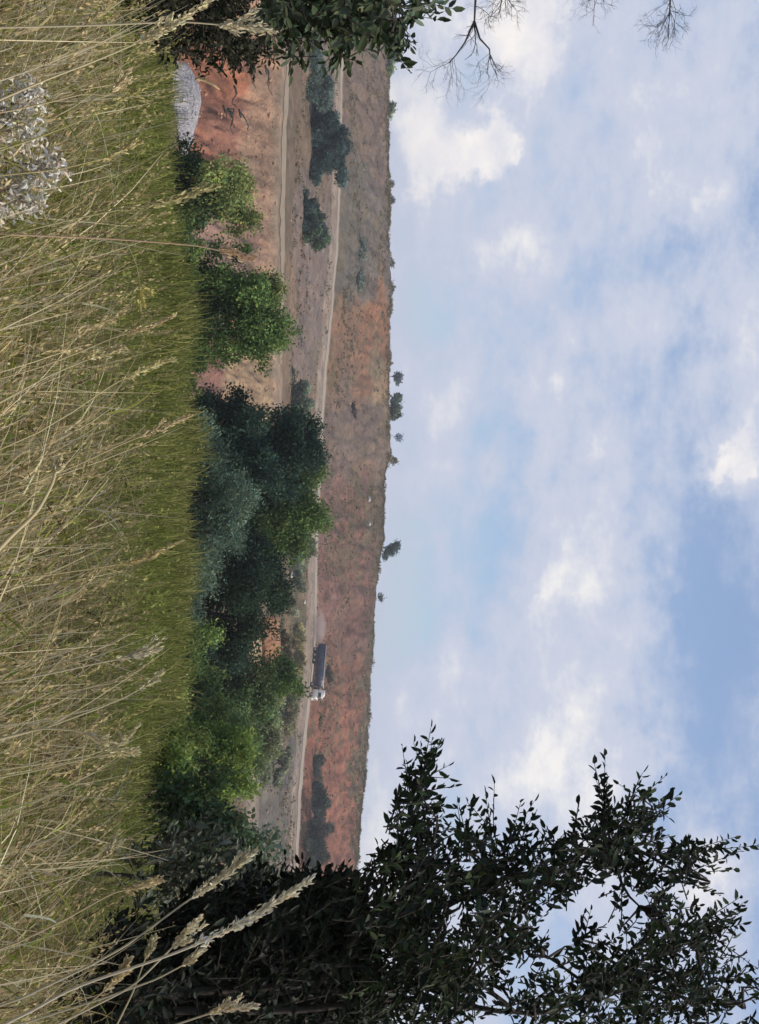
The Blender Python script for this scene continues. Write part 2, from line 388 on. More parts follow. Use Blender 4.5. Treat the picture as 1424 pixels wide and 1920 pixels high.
i = np.arange(nr - 1)[:, None]; j = np.arange(nc - 1)[None]
quad = np.stack([i * nc + j, i * nc + j + 1, (i + 1) * nc + j + 1, (i + 1) * nc + j], -1).reshape(-1, 4)
def mat_soil():
    m, t, o = mat_new("soil"); nn = t.nodes.new; lk = t.links.new
    p = nn("ShaderNodeBsdfPrincipled"); p.inputs["Roughness"].default_value = .95; p.inputs["Specular IOR Level"].default_value = .1
    co = nn("ShaderNodeTexCoord"); a = nn("ShaderNodeAttribute"); a.attribute_name = "Col"; prev = a.outputs["Color"]; hs = []
    for scale, var, rough in ((.16, .30, .7), (.8, .24, .7), (3.2, .18, .7)):
        n1 = nn("ShaderNodeTexNoise"); n1.inputs["Scale"].default_value = scale; n1.inputs["Detail"].default_value = 9; n1.inputs["Roughness"].default_value = rough; n1.inputs["Distortion"].default_value = .6
        lk(co.outputs["Object"], n1.inputs["Vector"]); hs.append(n1.outputs["Fac"])
        mr = nn("ShaderNodeMapRange"); mr.inputs["From Min"].default_value = .3; mr.inputs["From Max"].default_value = .7; mr.inputs["To Min"].default_value = 1 - var; mr.inputs["To Max"].default_value = 1 + var
        lk(n1.outputs["Fac"], mr.inputs[0]); vm = nn("ShaderNodeVectorMath"); vm.operation = 'SCALE'; lk(prev, vm.inputs[0]); lk(mr.outputs[0], vm.inputs["Scale"]); prev = vm.outputs[0]
    # dry brown growth in patches
    n2 = nn("ShaderNodeTexNoise"); n2.inputs["Scale"].default_value = .45; n2.inputs["Detail"].default_value = 10; n2.inputs["Roughness"].default_value = .8; lk(co.outputs["Object"], n2.inputs["Vector"])
    mr = nn("ShaderNodeMapRange"); mr.inputs["From Min"].default_value = .52; mr.inputs["From Max"].default_value = .66; mr.inputs["To Max"].default_value = .5; lk(n2.outputs["Fac"], mr.inputs[0])
    mx = nn("ShaderNodeMix"); mx.data_type = 'RGBA'; lk(mr.outputs[0], mx.inputs["Factor"]); lk(prev, mx.inputs["A"]); mx.inputs["B"].default_value = (.115, .088, .056, 1)
    lk(mx.outputs["Result"], p.inputs["Base Color"])
    b1 = nn("ShaderNodeBump"); b1.inputs["Strength"].default_value = .7; b1.inputs["Distance"].default_value = .8; lk(hs[1], b1.inputs["Height"])
    b2 = nn("ShaderNodeBump"); b2.inputs["Strength"].default_value = .6; b2.inputs["Distance"].default_value = .2; lk(hs[2], b2.inputs["Height"]); lk(b1.outputs[0], b2.inputs["Normal"])
    lk(b2.outputs[0], p.inputs["Normal"]); lk(p.outputs[0], o.inputs[0]); return m
M_GROUND = mat_soil()
g = Mesh(); g.add(P3.reshape(-1, 3), quad, None, col.reshape(-1, 3))
ground = g.build("ground", M_GROUND, smooth=True); tag(ground, kind="structure")

def strip(name, k0, t0, k1, t1, q0, q1, mat, lift=.06, nx=520, nw=8):
    q = np.linspace(q0, q1, nx); Ys, Zs = rows_at(q); V = []
    s0, s1 = k0 + t0, k1 + t1
    wob = (fbm(q * .03, q * 0 + k0, 71, 5, .65) - .5) * .7
    for fr_ in np.linspace(0, 1, nw):
        sv = np.clip(s0 + (s1 - s0) * fr_ + wob * (1 - fr_) * .9 - wob * fr_ * .5, k0 + .001, k1 + t1 + .25); k = np.clip(sv.astype(int), 0, len(rows) - 2); t = sv - k; ar = np.arange(len(q))
        Y = Ys[k, ar] * (1 - t) + Ys[k + 1, ar] * t; X = lateral(q, Y)
        V.append(np.stack([X, Y, height(X, Y) + lift], -1))
    V = np.array(V); a, b = V.shape[:2]; i = np.arange(a - 1)[:, None]; j = np.arange(b - 1)[None]
    m = Mesh(); m.add(V.reshape(-1, 3), np.stack([i * b + j, i * b + j + 1, (i + 1) * b + j + 1, (i + 1) * b + j], -1).reshape(-1, 4))
    return m.build(name, mat, smooth=True)
M_ROAD = mat_noise("haul_road_dust", lin(158, 146, 132), .95, .18, .5, .2, spec=.1)
M_ROAD2 = mat_noise("bench_track_dust", lin(146, 132, 114), .95, .18, .5, .2, spec=.1)
tag(strip("haul_road", 15, .0, 16, .0, -700, 2600, M_ROAD), kind="structure")
tag(strip("bench_track", 10, .45, 10, .98, -700, 690, M_ROAD2), kind="structure")

def hz(x, y): return float(height([x], [y])[0])

# ------------------------------------------------------------------ foliage builders
def unit(v): return v / (np.linalg.norm(v, axis=-1, keepdims=True) + 1e-9)
def diamonds(m, C, D, Nn, ln, wd, col):
    """flat leaf faces: centre, long axis, normal"""
    D = unit(D); S = unit(np.cross(D, Nn)); ln = np.asarray(ln)[:, None]; wd = np.asarray(wd)[:, None]
    V = np.stack([C - D * ln / 2, C + S * wd / 2 - D * ln * .05, C + D * ln / 2, C - S * wd / 2 - D * ln * .05], 1)
    n = len(C); m.add(V.reshape(-1, 3), np.arange(n * 4).reshape(n, 4), None, np.repeat(col, 4, 0))
def ovals(m, B, D, Nn, ln, wd, col, fold=.25):
    """leaf from base B along D, oval outline folded along the midrib"""
    D = unit(D); S = unit(np.cross(D, Nn)); U = np.cross(S, D); ln = np.asarray(ln)[:, None]; wd = np.asarray(wd)[:, None]
    lift = U * wd * fold
    V = np.stack([B, B + D * ln * .30 + S * wd * .46 + lift, B + D * ln * .70 + S * wd * .40 + lift * .8, B + D * ln - U * ln * .06,
                  B + D * ln * .70 - S * wd * .40 + lift * .8, B + D * ln * .30 - S * wd * .46 + lift], 1)
    n = len(B); o = np.arange(n)[:, None] * 6
    m.add(V.reshape(-1, 3), np.concatenate([o + np.array([[0, 1, 2, 3]]), o + np.array([[0, 3, 4, 5]])]), None, np.repeat(col, 6, 0))
def rnd_dir(n): return unit(rng.normal(size=(n, 3)))
def vary(c, n, s=.28, warm=.12):
    c = np.asarray(c); k = np.exp(rng.normal(0, s, n))[:, None]; h = rng.normal(0, warm, n)[:, None]
    return np.clip(c[None] * k * np.concatenate([1 + h, np.ones_like(h), 1 - h], 1), .003, .8)
def curve(a, b, n=6, wob=.1):
    a = np.asarray(a, float); b = np.asarray(b, float); t = np.linspace(0, 1, n)[:, None]; d = np.linalg.norm(b - a)
    off = rng.normal(0, wob * d, 3); off2 = rng.normal(0, wob * d * .5, 3)
    return a * (1 - t) + b * t + np.sin(t * np.pi) * off + np.sin(t * 2 * np.pi) * off2

FOL = 2.05
def bush(name, label, Y, lobes, cols, leaf=.22, dens=1.0, cat="shrub", group=None, base=None, trunk=.10, up=.0, aspect=.6, clump=None, sink=.0):
    """lobes: (px, py, r_up, r_side[, dY]) in photo pixels at distance Y; each lobe becomes an ellipsoid of leaf clumps"""
    s = Y / FOC; LB = []
    for lb in lobes:
        dY = lb[4] if len(lb) > 4 else 0.0
        c = pix(lb[0], lb[1], Y + dY); LB.append((c, np.array([lb[3] * s, (lb[2] + lb[3]) / 2 * s, lb[2] * s])))
    cen = np.mean([c for c, r in LB], 0)
    bx, by = (cen[0], cen[1]) if base is None else base
    b0 = np.array([bx, by, hz(bx, by) - .1])
    if np.min([c[2] - r[2] for c, r in LB]) < b0[2] - 3: b0[2] = np.min([c[2] - r[2] for c, r in LB])
    root = empty(name, b0, label, cat, group)
    cm = Mesh(); tm = Mesh()
    clump = clump or leaf * 2.0
    if Y < 150: leaf *= .68
    for li, (c, r) in enumerate(LB):
        area = 4 * np.pi * (r.prod()) ** (2 / 3)
        nc_ = max(6, int(dens * 1.7 * area / (clump ** 2 * 1.1))); m_ = 24 if Y < 150 else 12
        ns = 16 if r.mean() > .8 else 6                       # boughs: uneven knobs around the lobe, some standing well out
        sd_ = rnd_dir(ns); sd_[:, 2] = np.where(sd_[:, 2] < -.3, -sd_[:, 2], sd_[:, 2]); sc_ = c + sd_ * r * rng.uniform(.45, 1.32, (ns, 1)); sr_ = rng.uniform(.13, .46, ns)
        sc_ = np.concatenate([c[None], sc_]); sr_ = np.concatenate([[.60], sr_]); pw = sr_ ** 2 / (sr_ ** 2).sum()
        pick = rng.choice(ns + 1, nc_, p=pw); d = rnd_dir(nc_); rad = rng.uniform(.2, 1, nc_) ** .5
        cc_ = sc_[pick] + d * (rad * sr_[pick])[:, None] * r
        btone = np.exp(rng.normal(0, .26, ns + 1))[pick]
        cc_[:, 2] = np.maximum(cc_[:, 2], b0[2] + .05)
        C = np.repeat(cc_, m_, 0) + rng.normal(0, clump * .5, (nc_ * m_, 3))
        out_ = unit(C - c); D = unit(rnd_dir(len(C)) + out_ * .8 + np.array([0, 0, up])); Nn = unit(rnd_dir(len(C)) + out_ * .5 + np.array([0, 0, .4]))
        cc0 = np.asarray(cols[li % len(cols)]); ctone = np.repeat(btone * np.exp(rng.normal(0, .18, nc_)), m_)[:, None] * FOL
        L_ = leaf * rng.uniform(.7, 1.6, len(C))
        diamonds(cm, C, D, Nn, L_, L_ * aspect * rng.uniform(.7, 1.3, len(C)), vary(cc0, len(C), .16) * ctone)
        tr = max(trunk * (r.mean() ** .5), .012)
        tm.tube(curve(b0, c, 6, .06), np.linspace(tr, tr * .35, 6), 5)
        for _ in range(4):
            e_ = c + rnd_dir(1)[0] * r * .8; e_[2] = max(e_[2], b0[2] + .1)
            tm.tube(curve(c - (c - b0) * .25, e_, 5, .08), np.linspace(tr * .45, tr * .1, 5), 4)
    cm.v = [v - b0 for v in cm.v]; tm.v = [v - b0 for v in tm.v]
    cm.build("crown", M_LEAF, root); tm.build("trunk", M_BARK, root)
    return root

exec_order = None
# ---- middle-distance trees and shrubs below the grass edge
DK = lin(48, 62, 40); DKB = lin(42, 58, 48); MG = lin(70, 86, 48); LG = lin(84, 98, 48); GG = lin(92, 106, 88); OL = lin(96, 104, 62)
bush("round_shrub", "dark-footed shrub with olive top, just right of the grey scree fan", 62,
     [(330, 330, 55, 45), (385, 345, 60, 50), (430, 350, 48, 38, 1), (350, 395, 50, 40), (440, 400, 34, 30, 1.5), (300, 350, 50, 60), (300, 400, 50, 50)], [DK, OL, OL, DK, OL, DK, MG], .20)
bush("round_shrub", "bushy mid green shrub standing alone between the two bare pink earth patches", 58,
     [(350, 560, 70, 70), (420, 545, 70, 60), (470, 590, 62, 60), (440, 630, 66, 50), (350, 640, 70, 55), (500, 530, 30, 30, 1), (300, 580, 60, 70), (310, 650, 50, 50), (330, 510, 60, 40)], [DK, MG, MG, MG, MG, OL, MG, MG, DK], .19)
bush("dark_tree", "tall blue-green conifer-like tree at the left end of the big dark grove", 66,
     [(400, 800, 60, 55), (470, 830, 70, 60), (545, 840, 55, 60), (555, 810, 40, 34, 1), (420, 770, 40, 34), (350, 790, 50, 50), (340, 850, 45, 50), (480, 885, 60, 50), (430, 870, 60, 55)], [DKB], .20, 1.2)
bush("dark_tree", "green broad-crowned tree in the middle of the big dark grove", 68,
     [(430, 980, 80, 70), (510, 960, 75, 65), (560, 930, 42, 50, 1), (550, 990, 45, 40), (350, 960, 60, 70), (510, 1020, 40, 36), (500, 900, 60, 45)], [DK, MG, MG, MG, DK, MG], .20, 1.2)
bush("willow_shrub", "silvery grey-green willow-like shrub in front of the big dark grove", 48,
     [(370, 830, 36, 55), (390, 900, 55, 70), (430, 930, 40, 40), (400, 1000, 50, 55), (370, 1070, 36, 50), (355, 1130, 24, 40)], [lin(74, 88, 74), lin(64, 78, 66)], .17, 1.0, aspect=.28)
bush("dark_tree", "nearly black leafy tree at the right end of the big dark grove", 64,
     [(420, 1090, 70, 60), (470, 1060, 50, 55, 1), (440, 1160, 66, 60), (400, 1200, 60, 40), (500, 1110, 30, 34, 1), (345, 1100, 60, 60), (345, 1190, 60, 50)], [lin(40, 54, 38), lin(36, 50, 40)], .20, 1.2)
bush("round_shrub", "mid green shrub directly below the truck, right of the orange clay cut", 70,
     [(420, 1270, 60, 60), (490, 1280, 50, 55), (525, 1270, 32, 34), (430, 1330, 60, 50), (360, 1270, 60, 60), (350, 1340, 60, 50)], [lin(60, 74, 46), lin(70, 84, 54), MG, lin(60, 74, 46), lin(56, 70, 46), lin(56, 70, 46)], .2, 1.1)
bush("low_shrub", "bright yellow-green low shrub beside the pale rocky slope at right", 40,
     [(380, 1390, 60, 40), (420, 1430, 50, 50), (400, 1480, 50, 40)], [lin(60, 78, 36), LG, LG], .14, 1.1)
bush("low_shrub", "mid green low shrub filling the gap between the grove and the bright yellow-green shrub", 44,
     [(330, 1230, 60, 60), (340, 1310, 60, 60), (370, 1350, 50, 50), (440, 1390, 50, 40), (330, 1400, 60, 50)], [lin(80, 94, 52), lin(72, 86, 52)], .15, 1.0)
bush("low_shrub", "grey-green shrub on the slope just right of the mid green shrub below the truck", 90,
     [(480, 1350, 40, 50), (500, 1400, 30, 40), (470, 1420, 40, 40)], [lin(84, 92, 66), lin(92, 96, 72)], .2, .9)
bush("low_shrub", "dark green low growth linking the two round shrubs at left", 52,
     [(300, 440, 50, 60), (310, 490, 50, 50), (345, 470, 30, 34), (290, 700, 60, 50), (320, 720, 40, 40)], [lin(70, 84, 44), lin(60, 76, 42)], .15, 1.0)
bush("low_shrub", "fresh green leafy weeds rising over the straw below the orange clay cut", 17,
     [(270, 1240, 40, 60), (290, 1180, 30, 50), (300, 1120, 24, 50)], [lin(92, 104, 50), lin(82, 94, 46)], .07, .7)
bush("low_shrub", "mid green leafy weeds over the straw in front of the bright yellow-green shrub", 15,
     [(250, 1370, 60, 60), (230, 1440, 60, 60), (290, 1400, 50, 60), (240, 1310, 40, 50)], [lin(76, 90, 44), lin(64, 80, 40)], .075, .8)
bush("low_shrub", "olive grassy shrub in front of the truck's slope, beside the tall dry grass", 26,
     [(300, 1290, 50, 60), (310, 1370, 60, 60), (280, 1440, 60, 50)], [lin(96, 104, 56), lin(82, 94, 50)], .10, 1.0)
bush("low_shrub", "dark green bushy undergrowth left of the tall leafy tree, touching grey scree", 14,
     [(330, 1500, 90, 60), (400, 1560, 70, 60), (450, 1590, 50, 50), (260, 1540, 70, 60)], [lin(50, 64, 40), lin(62, 74, 54), lin(70, 80, 66), lin(54, 70, 36)], .085, 1.0)

# ---- shrubs on the benches and the far hillside
FD = lin(52, 68, 64); FG = lin(86, 96, 84); FB = lin(84, 72, 58)
far = [
 ("dark_thicket", "large dark blue-green thicket on the upper bench at left", 236, [(578, 190, 30, 40), (592, 250, 42, 50), (612, 300, 32, 44), (575, 290, 26, 40)], [FD]),
 ("dark_thicket", "grey-green scrub at far left beside the dark thicket, above the thin track", 226, [(576, 110, 32, 46), (584, 165, 30, 40)], [lin(72, 84, 76)]),
 ("dark_thicket", "round dark green thicket on the bench, right of the larger one", 226, [(572, 405, 30, 36), (582, 430, 28, 26), (560, 380, 18, 24)], [FD, lin(62, 78, 58)]),
 ("small_shrub", "grey-green shrub at the inner end of the bare bench above the tan earth patch", 215, [(550, 745, 28, 34), (562, 765, 20, 24), (538, 720, 16, 20)], [lin(88, 96, 80)]),
 ("hill_scrub", "wide grey-green scrub patch above the left end of the haul road", 345, [(655, 450, 20, 40), (662, 510, 22, 44), (650, 560, 17, 34)], [lin(84, 92, 82)]),
 ("hill_scrub", "green-grey scrub on the hillside above the end of the dark thicket", 345, [(656, 285, 12, 16), (670, 320, 10, 12)], [lin(92, 92, 80)]),
 ("hill_bush", "solitary dark brown bush in the middle of the bare tan hillside", 345, [(655, 776, 14, 14)], [lin(64, 52, 40)]),
 ("hill_bush", "dark shrub right behind the truck trailer", 322, [(613, 1270, 10, 9), (608, 1258, 6, 8)], [lin(48, 46, 34)]),
 ("hill_bush", "low brown shrub on the bank just ahead of the truck", 311, [(592, 1348, 10, 12)], [lin(92, 80, 58)]),
 ("roadside_shrub", "dark roadside shrub nearest the truck in the dark row at right", 304, [(582, 1440, 19, 24)], [lin(58, 62, 52)]),
 ("roadside_shrub", "tall dark roadside shrub in the middle of the dark row at right", 300, [(586, 1490, 24, 30), (584, 1525, 20, 24)], [lin(52, 58, 50)]),
 ("roadside_shrub", "broad dark roadside shrub above the pale end of the road", 292, [(590, 1555, 27, 28), (580, 1578, 22, 22)], [lin(58, 58, 52)]),
 ("roadside_shrub", "last dark roadside shrub, partly hidden by the leafy tree", 286, [(580, 1615, 27, 28)], [lin(54, 58, 46)]),
 ("ridge_tree", "leafy green tree clump on the ridge at far left", 376, [(728, 95, 22, 20), (735, 75, 22, 22), (722, 125, 13, 16)], [lin(84, 98, 66)]),
 ("ridge_tree", "round grey-blue tree standing clear of the ridge line, leftmost of the close pair", 400, [(745, 708, 9, 11)], [lin(70, 80, 84)]),
 ("ridge_tree", "bushy green tree on the ridge just right of the round grey one", 392, [(741, 752, 12, 13), (731, 775, 12, 13), (738, 768, 10, 10)], [lin(74, 84, 72), lin(52, 54, 40)]),
 ("ridge_tree", "tiny pale grey-blue tree on the ridge right of the bushy pair", 420, [(746, 820, 5, 5)], [lin(96, 108, 120)]),
 ("ridge_tree", "dark green tree leaning on the ridge's highest step above the red slope", 388, [(740, 1022, 9, 8), (733, 1030, 10, 9), (722, 1037, 7, 8)], [lin(58, 74, 68)]),
 ("ridge_bush", "tiny ridge bush right of the leaning dark tree", 392, [(713, 1120, 4, 4)], [lin(84, 92, 88)]),
 ("ridge_bush", "small brownish bush on the edge of the ridge step", 386, [(737, 864, 5, 6)], [lin(96, 90, 74)]),
 ("ridge_bush", "green fringe bush on the left part of the ridge", 384, [(730, 205, 7, 12)], [lin(88, 96, 72)]),
 ("ridge_bush", "tiny pointed bush on the ridge below the bright warm cloud", 384, [(735, 345, 3.5, 3.5)], [lin(84, 88, 76)]),
 ("ridge_bush", "tiny dark bush on the ridge right of the warm cloud", 384, [(735, 375, 4, 5)], [lin(76, 78, 70)]),
 ("ridge_bush", "tiny grey bush on the ridge above the grey-green scrub", 384, [(735, 492, 4, 6)], [lin(84, 88, 86)]),
 ("ridge_bush", "tiny grey bush on the ridge above the orange-brown slope", 388, [(736, 541, 4.5, 4)], [lin(84, 90, 92)]),
 ("slope_shrub", "brown dry shrub on the earth slope left of the bench thickets' upper track", 345, [(668, 330, 9, 11)], [lin(86, 74, 62)]),
 ("slope_shrub", "low olive shrub at the foot of the hill right of the grove's top", 290, [(575, 1030, 12, 22)], [lin(100, 100, 78)]),
 ("slope_shrub", "olive brush on the slope between the orange clay bank and the truck road", 240, [(556, 1200, 12, 26), (560, 1240, 10, 20)], [lin(112, 106, 76)]),
 ("slope_shrub", "brown-green brush on the slope under the truck's cab", 235, [(545, 1310, 14, 26), (538, 1350, 14, 24)], [lin(98, 96, 70)]),
 ("slope_shrub", "dull green brush on the pale slope at right below the road", 225, [(528, 1420, 14, 24), (520, 1460, 10, 18)], [lin(96, 98, 78)]),
 ("slope_shrub", "pale grey-green shrub on the slope directly below the start of the truck road", 225, [(553, 1055, 14, 14), (560, 1068, 10, 10)], [lin(104, 110, 92)]),
 ("slope_shrub", "grey-green shrub on the slope between white stones and the road", 225, [(558, 1090, 13, 15)], [lin(100, 104, 84)]),
 ("slope_shrub", "dark green shrub beside the largest white stone", 200, [(528, 1128, 16, 16)], [lin(66, 74, 48)]),
 ("slope_shrub", "small pale round shrub on the slope left of the truck", 230, [(552, 1150, 6, 6)], [lin(136, 136, 112)]),
 ("slope_shrub", "brown scrub above the orange earth cut", 195, [(536, 1235, 8, 34), (534, 1200, 6, 16)], [lin(70, 62, 42)]),
 ("slope_shrub", "brownish shrub on the slope left of the white stones", 205, [(520, 1060, 12, 18), (512, 1075, 10, 12)], [lin(92, 84, 62)]),
]
for n_, lab, Y, lobes, cols_ in far:
    bush(n_, lab, Y, lobes, cols_, leaf=max(.30, Y / FOC * 3.0), dens=1.0, cat="tree" if "tree" in n_ else "shrub", trunk=.12,
         group={"ridge_tree": "trees on the ridge", "ridge_bush": "small bushes on the ridge", "roadside_shrub": "dark shrubs along the road",
                "slope_shrub": "shrubs on the slope below the road"}.get(n_), aspect=.7, clump=max(.4, Y / FOC * 4.5))

# ---- dry scrub tufts too many to count on the bare slopes
tm = Mesh()
n = 22000
q = rng.uniform(-60, 1980, n); Ysr, Zsr = rows_at(q); s_ = rng.choice([12, 13, 16, 17, 18, 18.6], n, p=[.12, .10, .06, .24, .24, .24]) + rng.uniform(0, 1, n) * np.where(rng.random(n) < .2, .4, 1)
s_ = np.clip(s_, 12, 18.98)
k = s_.astype(int); t = s_ - k; Yt = Ysr[k, np.arange(n)] * (1 - t) + Ysr[k + 1, np.arange(n)] * t
Xt = lateral(q, Yt); keep = fbm(Xt * .06, Yt * .06, 77, 5, .6) + rng.uniform(-.10, .10, n) > .5
Xt, Yt = Xt[keep], Yt[keep]; zt = height(Xt, Yt); n = len(Xt); m_ = 7
Cb = np.repeat(np.stack([Xt, Yt, zt], 1), m_, 0); sz = np.repeat(.10 + .4 * rng.random(n) ** 2.2, m_)
Cb = Cb + rng.normal(0, 1, (n * m_, 3)) * sz[:, None] * np.array([.9, .9, .25]) + np.array([0, 0, .15])
tc_ = np.repeat(np.where(rng.random(n)[:, None] < .5, lin(112, 94, 68)[None], lin(108, 104, 72)[None]), m_, 0)
diamonds(tm, Cb, unit(rnd_dir(len(Cb)) + [0, 0, 1.2]), rnd_dir(len(Cb)), sz * 1.2, sz * .8, tc_ * np.exp(rng.normal(0, .3, len(Cb)))[:, None])
n = 2600; q = rng.uniform(-60, 1980, n); q = q[(fbm(q * .02, q * 0, 97, 4) + rng.uniform(-.12, .12, n)) > .47]; n = len(q); Yr_ = rows_at(q)[0]; Yt = Yr_[19] + rng.uniform(-4, 1.5, n); Xt = lateral(q, Yt); zt = height(Xt, Yt)
hgt = rng.uniform(.15, .55, n) * (.5 + 1.2 * vnoise(q * .05, q * 0, 12)); m_ = 10
Cb = np.repeat(np.stack([Xt, Yt, zt], 1), m_, 0); hh = np.repeat(hgt, m_); Cb = Cb + rng.normal(0, 1, (n * m_, 3)) * hh[:, None] * [.8, .8, .3] + np.stack([0 * hh, 0 * hh, hh * .45], 1)
diamonds(tm, Cb, unit(rnd_dir(len(Cb)) * .7 + [0, 0, 1.2]), rnd_dir(len(Cb)), hh * 1.1, hh * .5, vary(lin(116, 106, 78), len(Cb), .3))
o = tm.build("dry_scrub", M_LEAF); tag(o, "low dry scrub tufts scattered over the bare far slopes", "scrub", kind="stuff")

# ------------------------------------------------------------------ scree fan, earth cut, stones, fallen trunk
def lump(name, mat, c, r, seed, label=None, cat=None, rough=.25, sub=3, flat=0.0, parent=None):
    import bmesh
    bm = bmesh.new(); bmesh.ops.create_icosphere(bm, subdivisions=sub, radius=1)
    V = np.array([v.co[:] for v in bm.verts]); F = np.array([[v.index for v in f.verts] for f in bm.faces]); bm.free()
    d = 1 + (fbm(V[:, 0] * 1.7 + seed, V[:, 2] * 1.7 + V[:, 1] * 1.3, seed, 4, .6) - .5) * rough * 2
    cell = vnoise(V[:, 0] * 2.2 + seed * 3, V[:, 2] * 2.2 - V[:, 1], seed + 3); d *= 1 + np.round(cell * 3) / 3 * rough * .5
    V = V * d[:, None] * np.asarray(r)
    m = Mesh(); m.add(V, None, F); o = m.build(name, mat, parent); o.location = tuple(c)
    if label: tag(o, label, cat)
    return o

def sheet_patch(name, mat, poly, Yfun, thick, nseed, nu=60, nv=40, rel=.25):
    """a body of loose ground: outline in photo pixels, own distance per point, real thickness towards the viewer"""
    P = np.array(poly, float)                     # rows of (py, px_low, px_high)
    u = np.linspace(P[0, 0], P[-1, 0], nu); lo = np.interp(u, P[:, 0], P[:, 1]); hi = np.interp(u, P[:, 0], P[:, 2])
    V = []; 
    for tt in np.linspace(0, 1, nv):
        px = lo * (1 - tt) + hi * tt; Y = Yfun(u, tt)
        edge = np.minimum(np.minimum(tt, 1 - tt) * 6, 1) * np.clip(np.minimum(u - u[0], u[-1] - u) / 12, 0, 1)
        p = pix(px, u, Y); bulge = thick * edge + rel * (fbm(p[:, 0] * .9, p[:, 2] * .9, nseed, 5, .6) - .5) * edge
        p[:, 1] -= bulge; V.append(p)
    V = np.array(V); B = V.copy(); B[:, :, 1] += thick + 2.5; B[:, :, 2] -= .5
    a, b = V.shape[:2]; i = np.arange(a - 1)[:, None]; j = np.arange(b - 1)[None]
    f = np.stack([i * b + j, i * b + j + 1, (i + 1) * b + j + 1, (i + 1) * b + j], -1).reshape(-1, 4)
    m = Mesh(); m.add(V.reshape(-1, 3), f); m.add(B.reshape(-1, 3), f[:, ::-1]); nn = a * b
    ring = np.concatenate([np.arange(b), (np.arange(1, a) * b + b - 1), (a - 1) * b + np.arange(b - 2, -1, -1), np.arange(a - 2, 0, -1) * b])
    nx = np.roll(ring, -1); m.q.append(np.stack([nx, ring, ring + nn, nx + nn], -1))
    return m.build(name, mat, smooth=True)
M_SCREE = mat_noise("grey_scree", lin(172, 168, 170), .95, .4, 1.1, 1.0, spec=.1, bdist=.6)
o = sheet_patch("scree_fan", M_SCREE, [(118, 330, 350), (135, 318, 362), (160, 316, 374), (190, 322, 378), (220, 330, 372), (245, 334, 364), (262, 336, 360), (276, 342, 354)],
    lambda u, t: 140 + t * 6, .5, 5, rel=1.6); tag(o, "pale grey scree fan spilled at the foot of the orange-red wall", "scree", kind="structure")
M_CLAY = mat_noise("orange_clay", lin(166, 122, 92), .95, .25, .8, .8, spec=.1, bdist=.25)
o = sheet_patch("clay_cut", M_CLAY, [(1158, 500, 520), (1166, 492, 524), (1185, 490, 525), (1205, 492, 526), (1225, 492, 528), (1245, 494, 528), (1256, 500, 522)],
    lambda u, t: 176 + t * 2.0, .5, 8, rel=.9); tag(o, "small orange clay bank cut into the slope below the truck", "earth bank", kind="structure")
M_CLAY2 = mat_noise("pale_clay", lin(168, 142, 112), .95, .25, .8, .8, spec=.1, bdist=.25)
o = sheet_patch("clay_spoil", M_CLAY2, [(1185, 474, 488), (1205, 466, 491), (1225, 464, 492), (1240, 470, 492), (1252, 478, 490)],
    lambda u, t: 172 + t * 3.0, .4, 12, rel=.9); tag(o, "pale tan spoil heap at the foot of the orange clay bank", "spoil heap", kind="structure")

def pebbles(m, C, R_, col):
    """many little angular lumps: squashed, jittered octahedra"""
    n = len(C); O = np.array([[1, 0, 0], [-1, 0, 0], [0, 1, 0], [0, -1, 0], [0, 0, 1], [0, 0, -1]], float)
    V = C[:, None] + (O[None] * rng.uniform(.55, 1.3, (n, 6, 1)) + rng.normal(0, .22, (n, 6, 3))) * R_[:, None, None] * np.array([1, 1, .75])
    F = np.array([[0, 2, 4], [2, 1, 4], [1, 3, 4], [3, 0, 4], [2, 0, 5], [1, 2, 5], [3, 1, 5], [0, 3, 5]])
    m.add(V.reshape(-1, 3), None, (np.arange(n)[:, None, None] * 6 + F[None]).reshape(-1, 3), np.repeat(col, 6, 0))
M_CLOD = mat_noise("loose_stones", (.2, .2, .2), .95, .2, 3, .3, True, .1)
scree = bpy.data.objects["scree_fan"]; sv = np.array([v.co[:] for v in scree.data.vertices]); sv = sv[:len(sv) // 2]
pk = sv[rng.integers(0, len(sv), 1500)] + rng.normal(0, .25, (1500, 3)) * [1, .3, 1]
pm = Mesh(); pebbles(pm, pk - [0, .05, 0], .04 + .13 * rng.random(1500) ** 3, vary(lin(174, 170, 172), 1500, .14, .02)); tag(pm.build("scree_stones", M_CLOD, scree), kind="stuff")
n = 9000; q = rng.uniform(-60, 1980, n); kk = rng.choice([9, 12, 13, 17, 18], n, p=[.38, .12, .12, .2, .18]); t = rng.random(n)
ok = (kk != 9) | (q < 900); q, kk, t = q[ok], kk[ok], t[ok]; n = len(q); Yr_ = rows_at(q)[0]; ar = np.arange(n)
Yt = Yr_[kk, ar] * (1 - t) + Yr_[kk + 1, ar] * t; Xt = lateral(q, Yt); zt = height(Xt, Yt)
k9 = (kk == 9)[:, None]; rad = .05 + .38 * rng.random(n) ** 4; rad = rad * np.where(kk == 9, .8, 1.1)
pm = Mesh(); pebbles(pm, np.stack([Xt, Yt, zt + rad * .2], 1), rad, np.where(k9, lin(156, 122, 100)[None], lin(124, 104, 88)[None]) * np.exp(rng.normal(-.1, .3, n))[:, None])
o = pm.build("loose_clods", M_CLOD); tag(o, "loose earth clods and stones strewn over the bare slopes", "stones", kind="stuff")

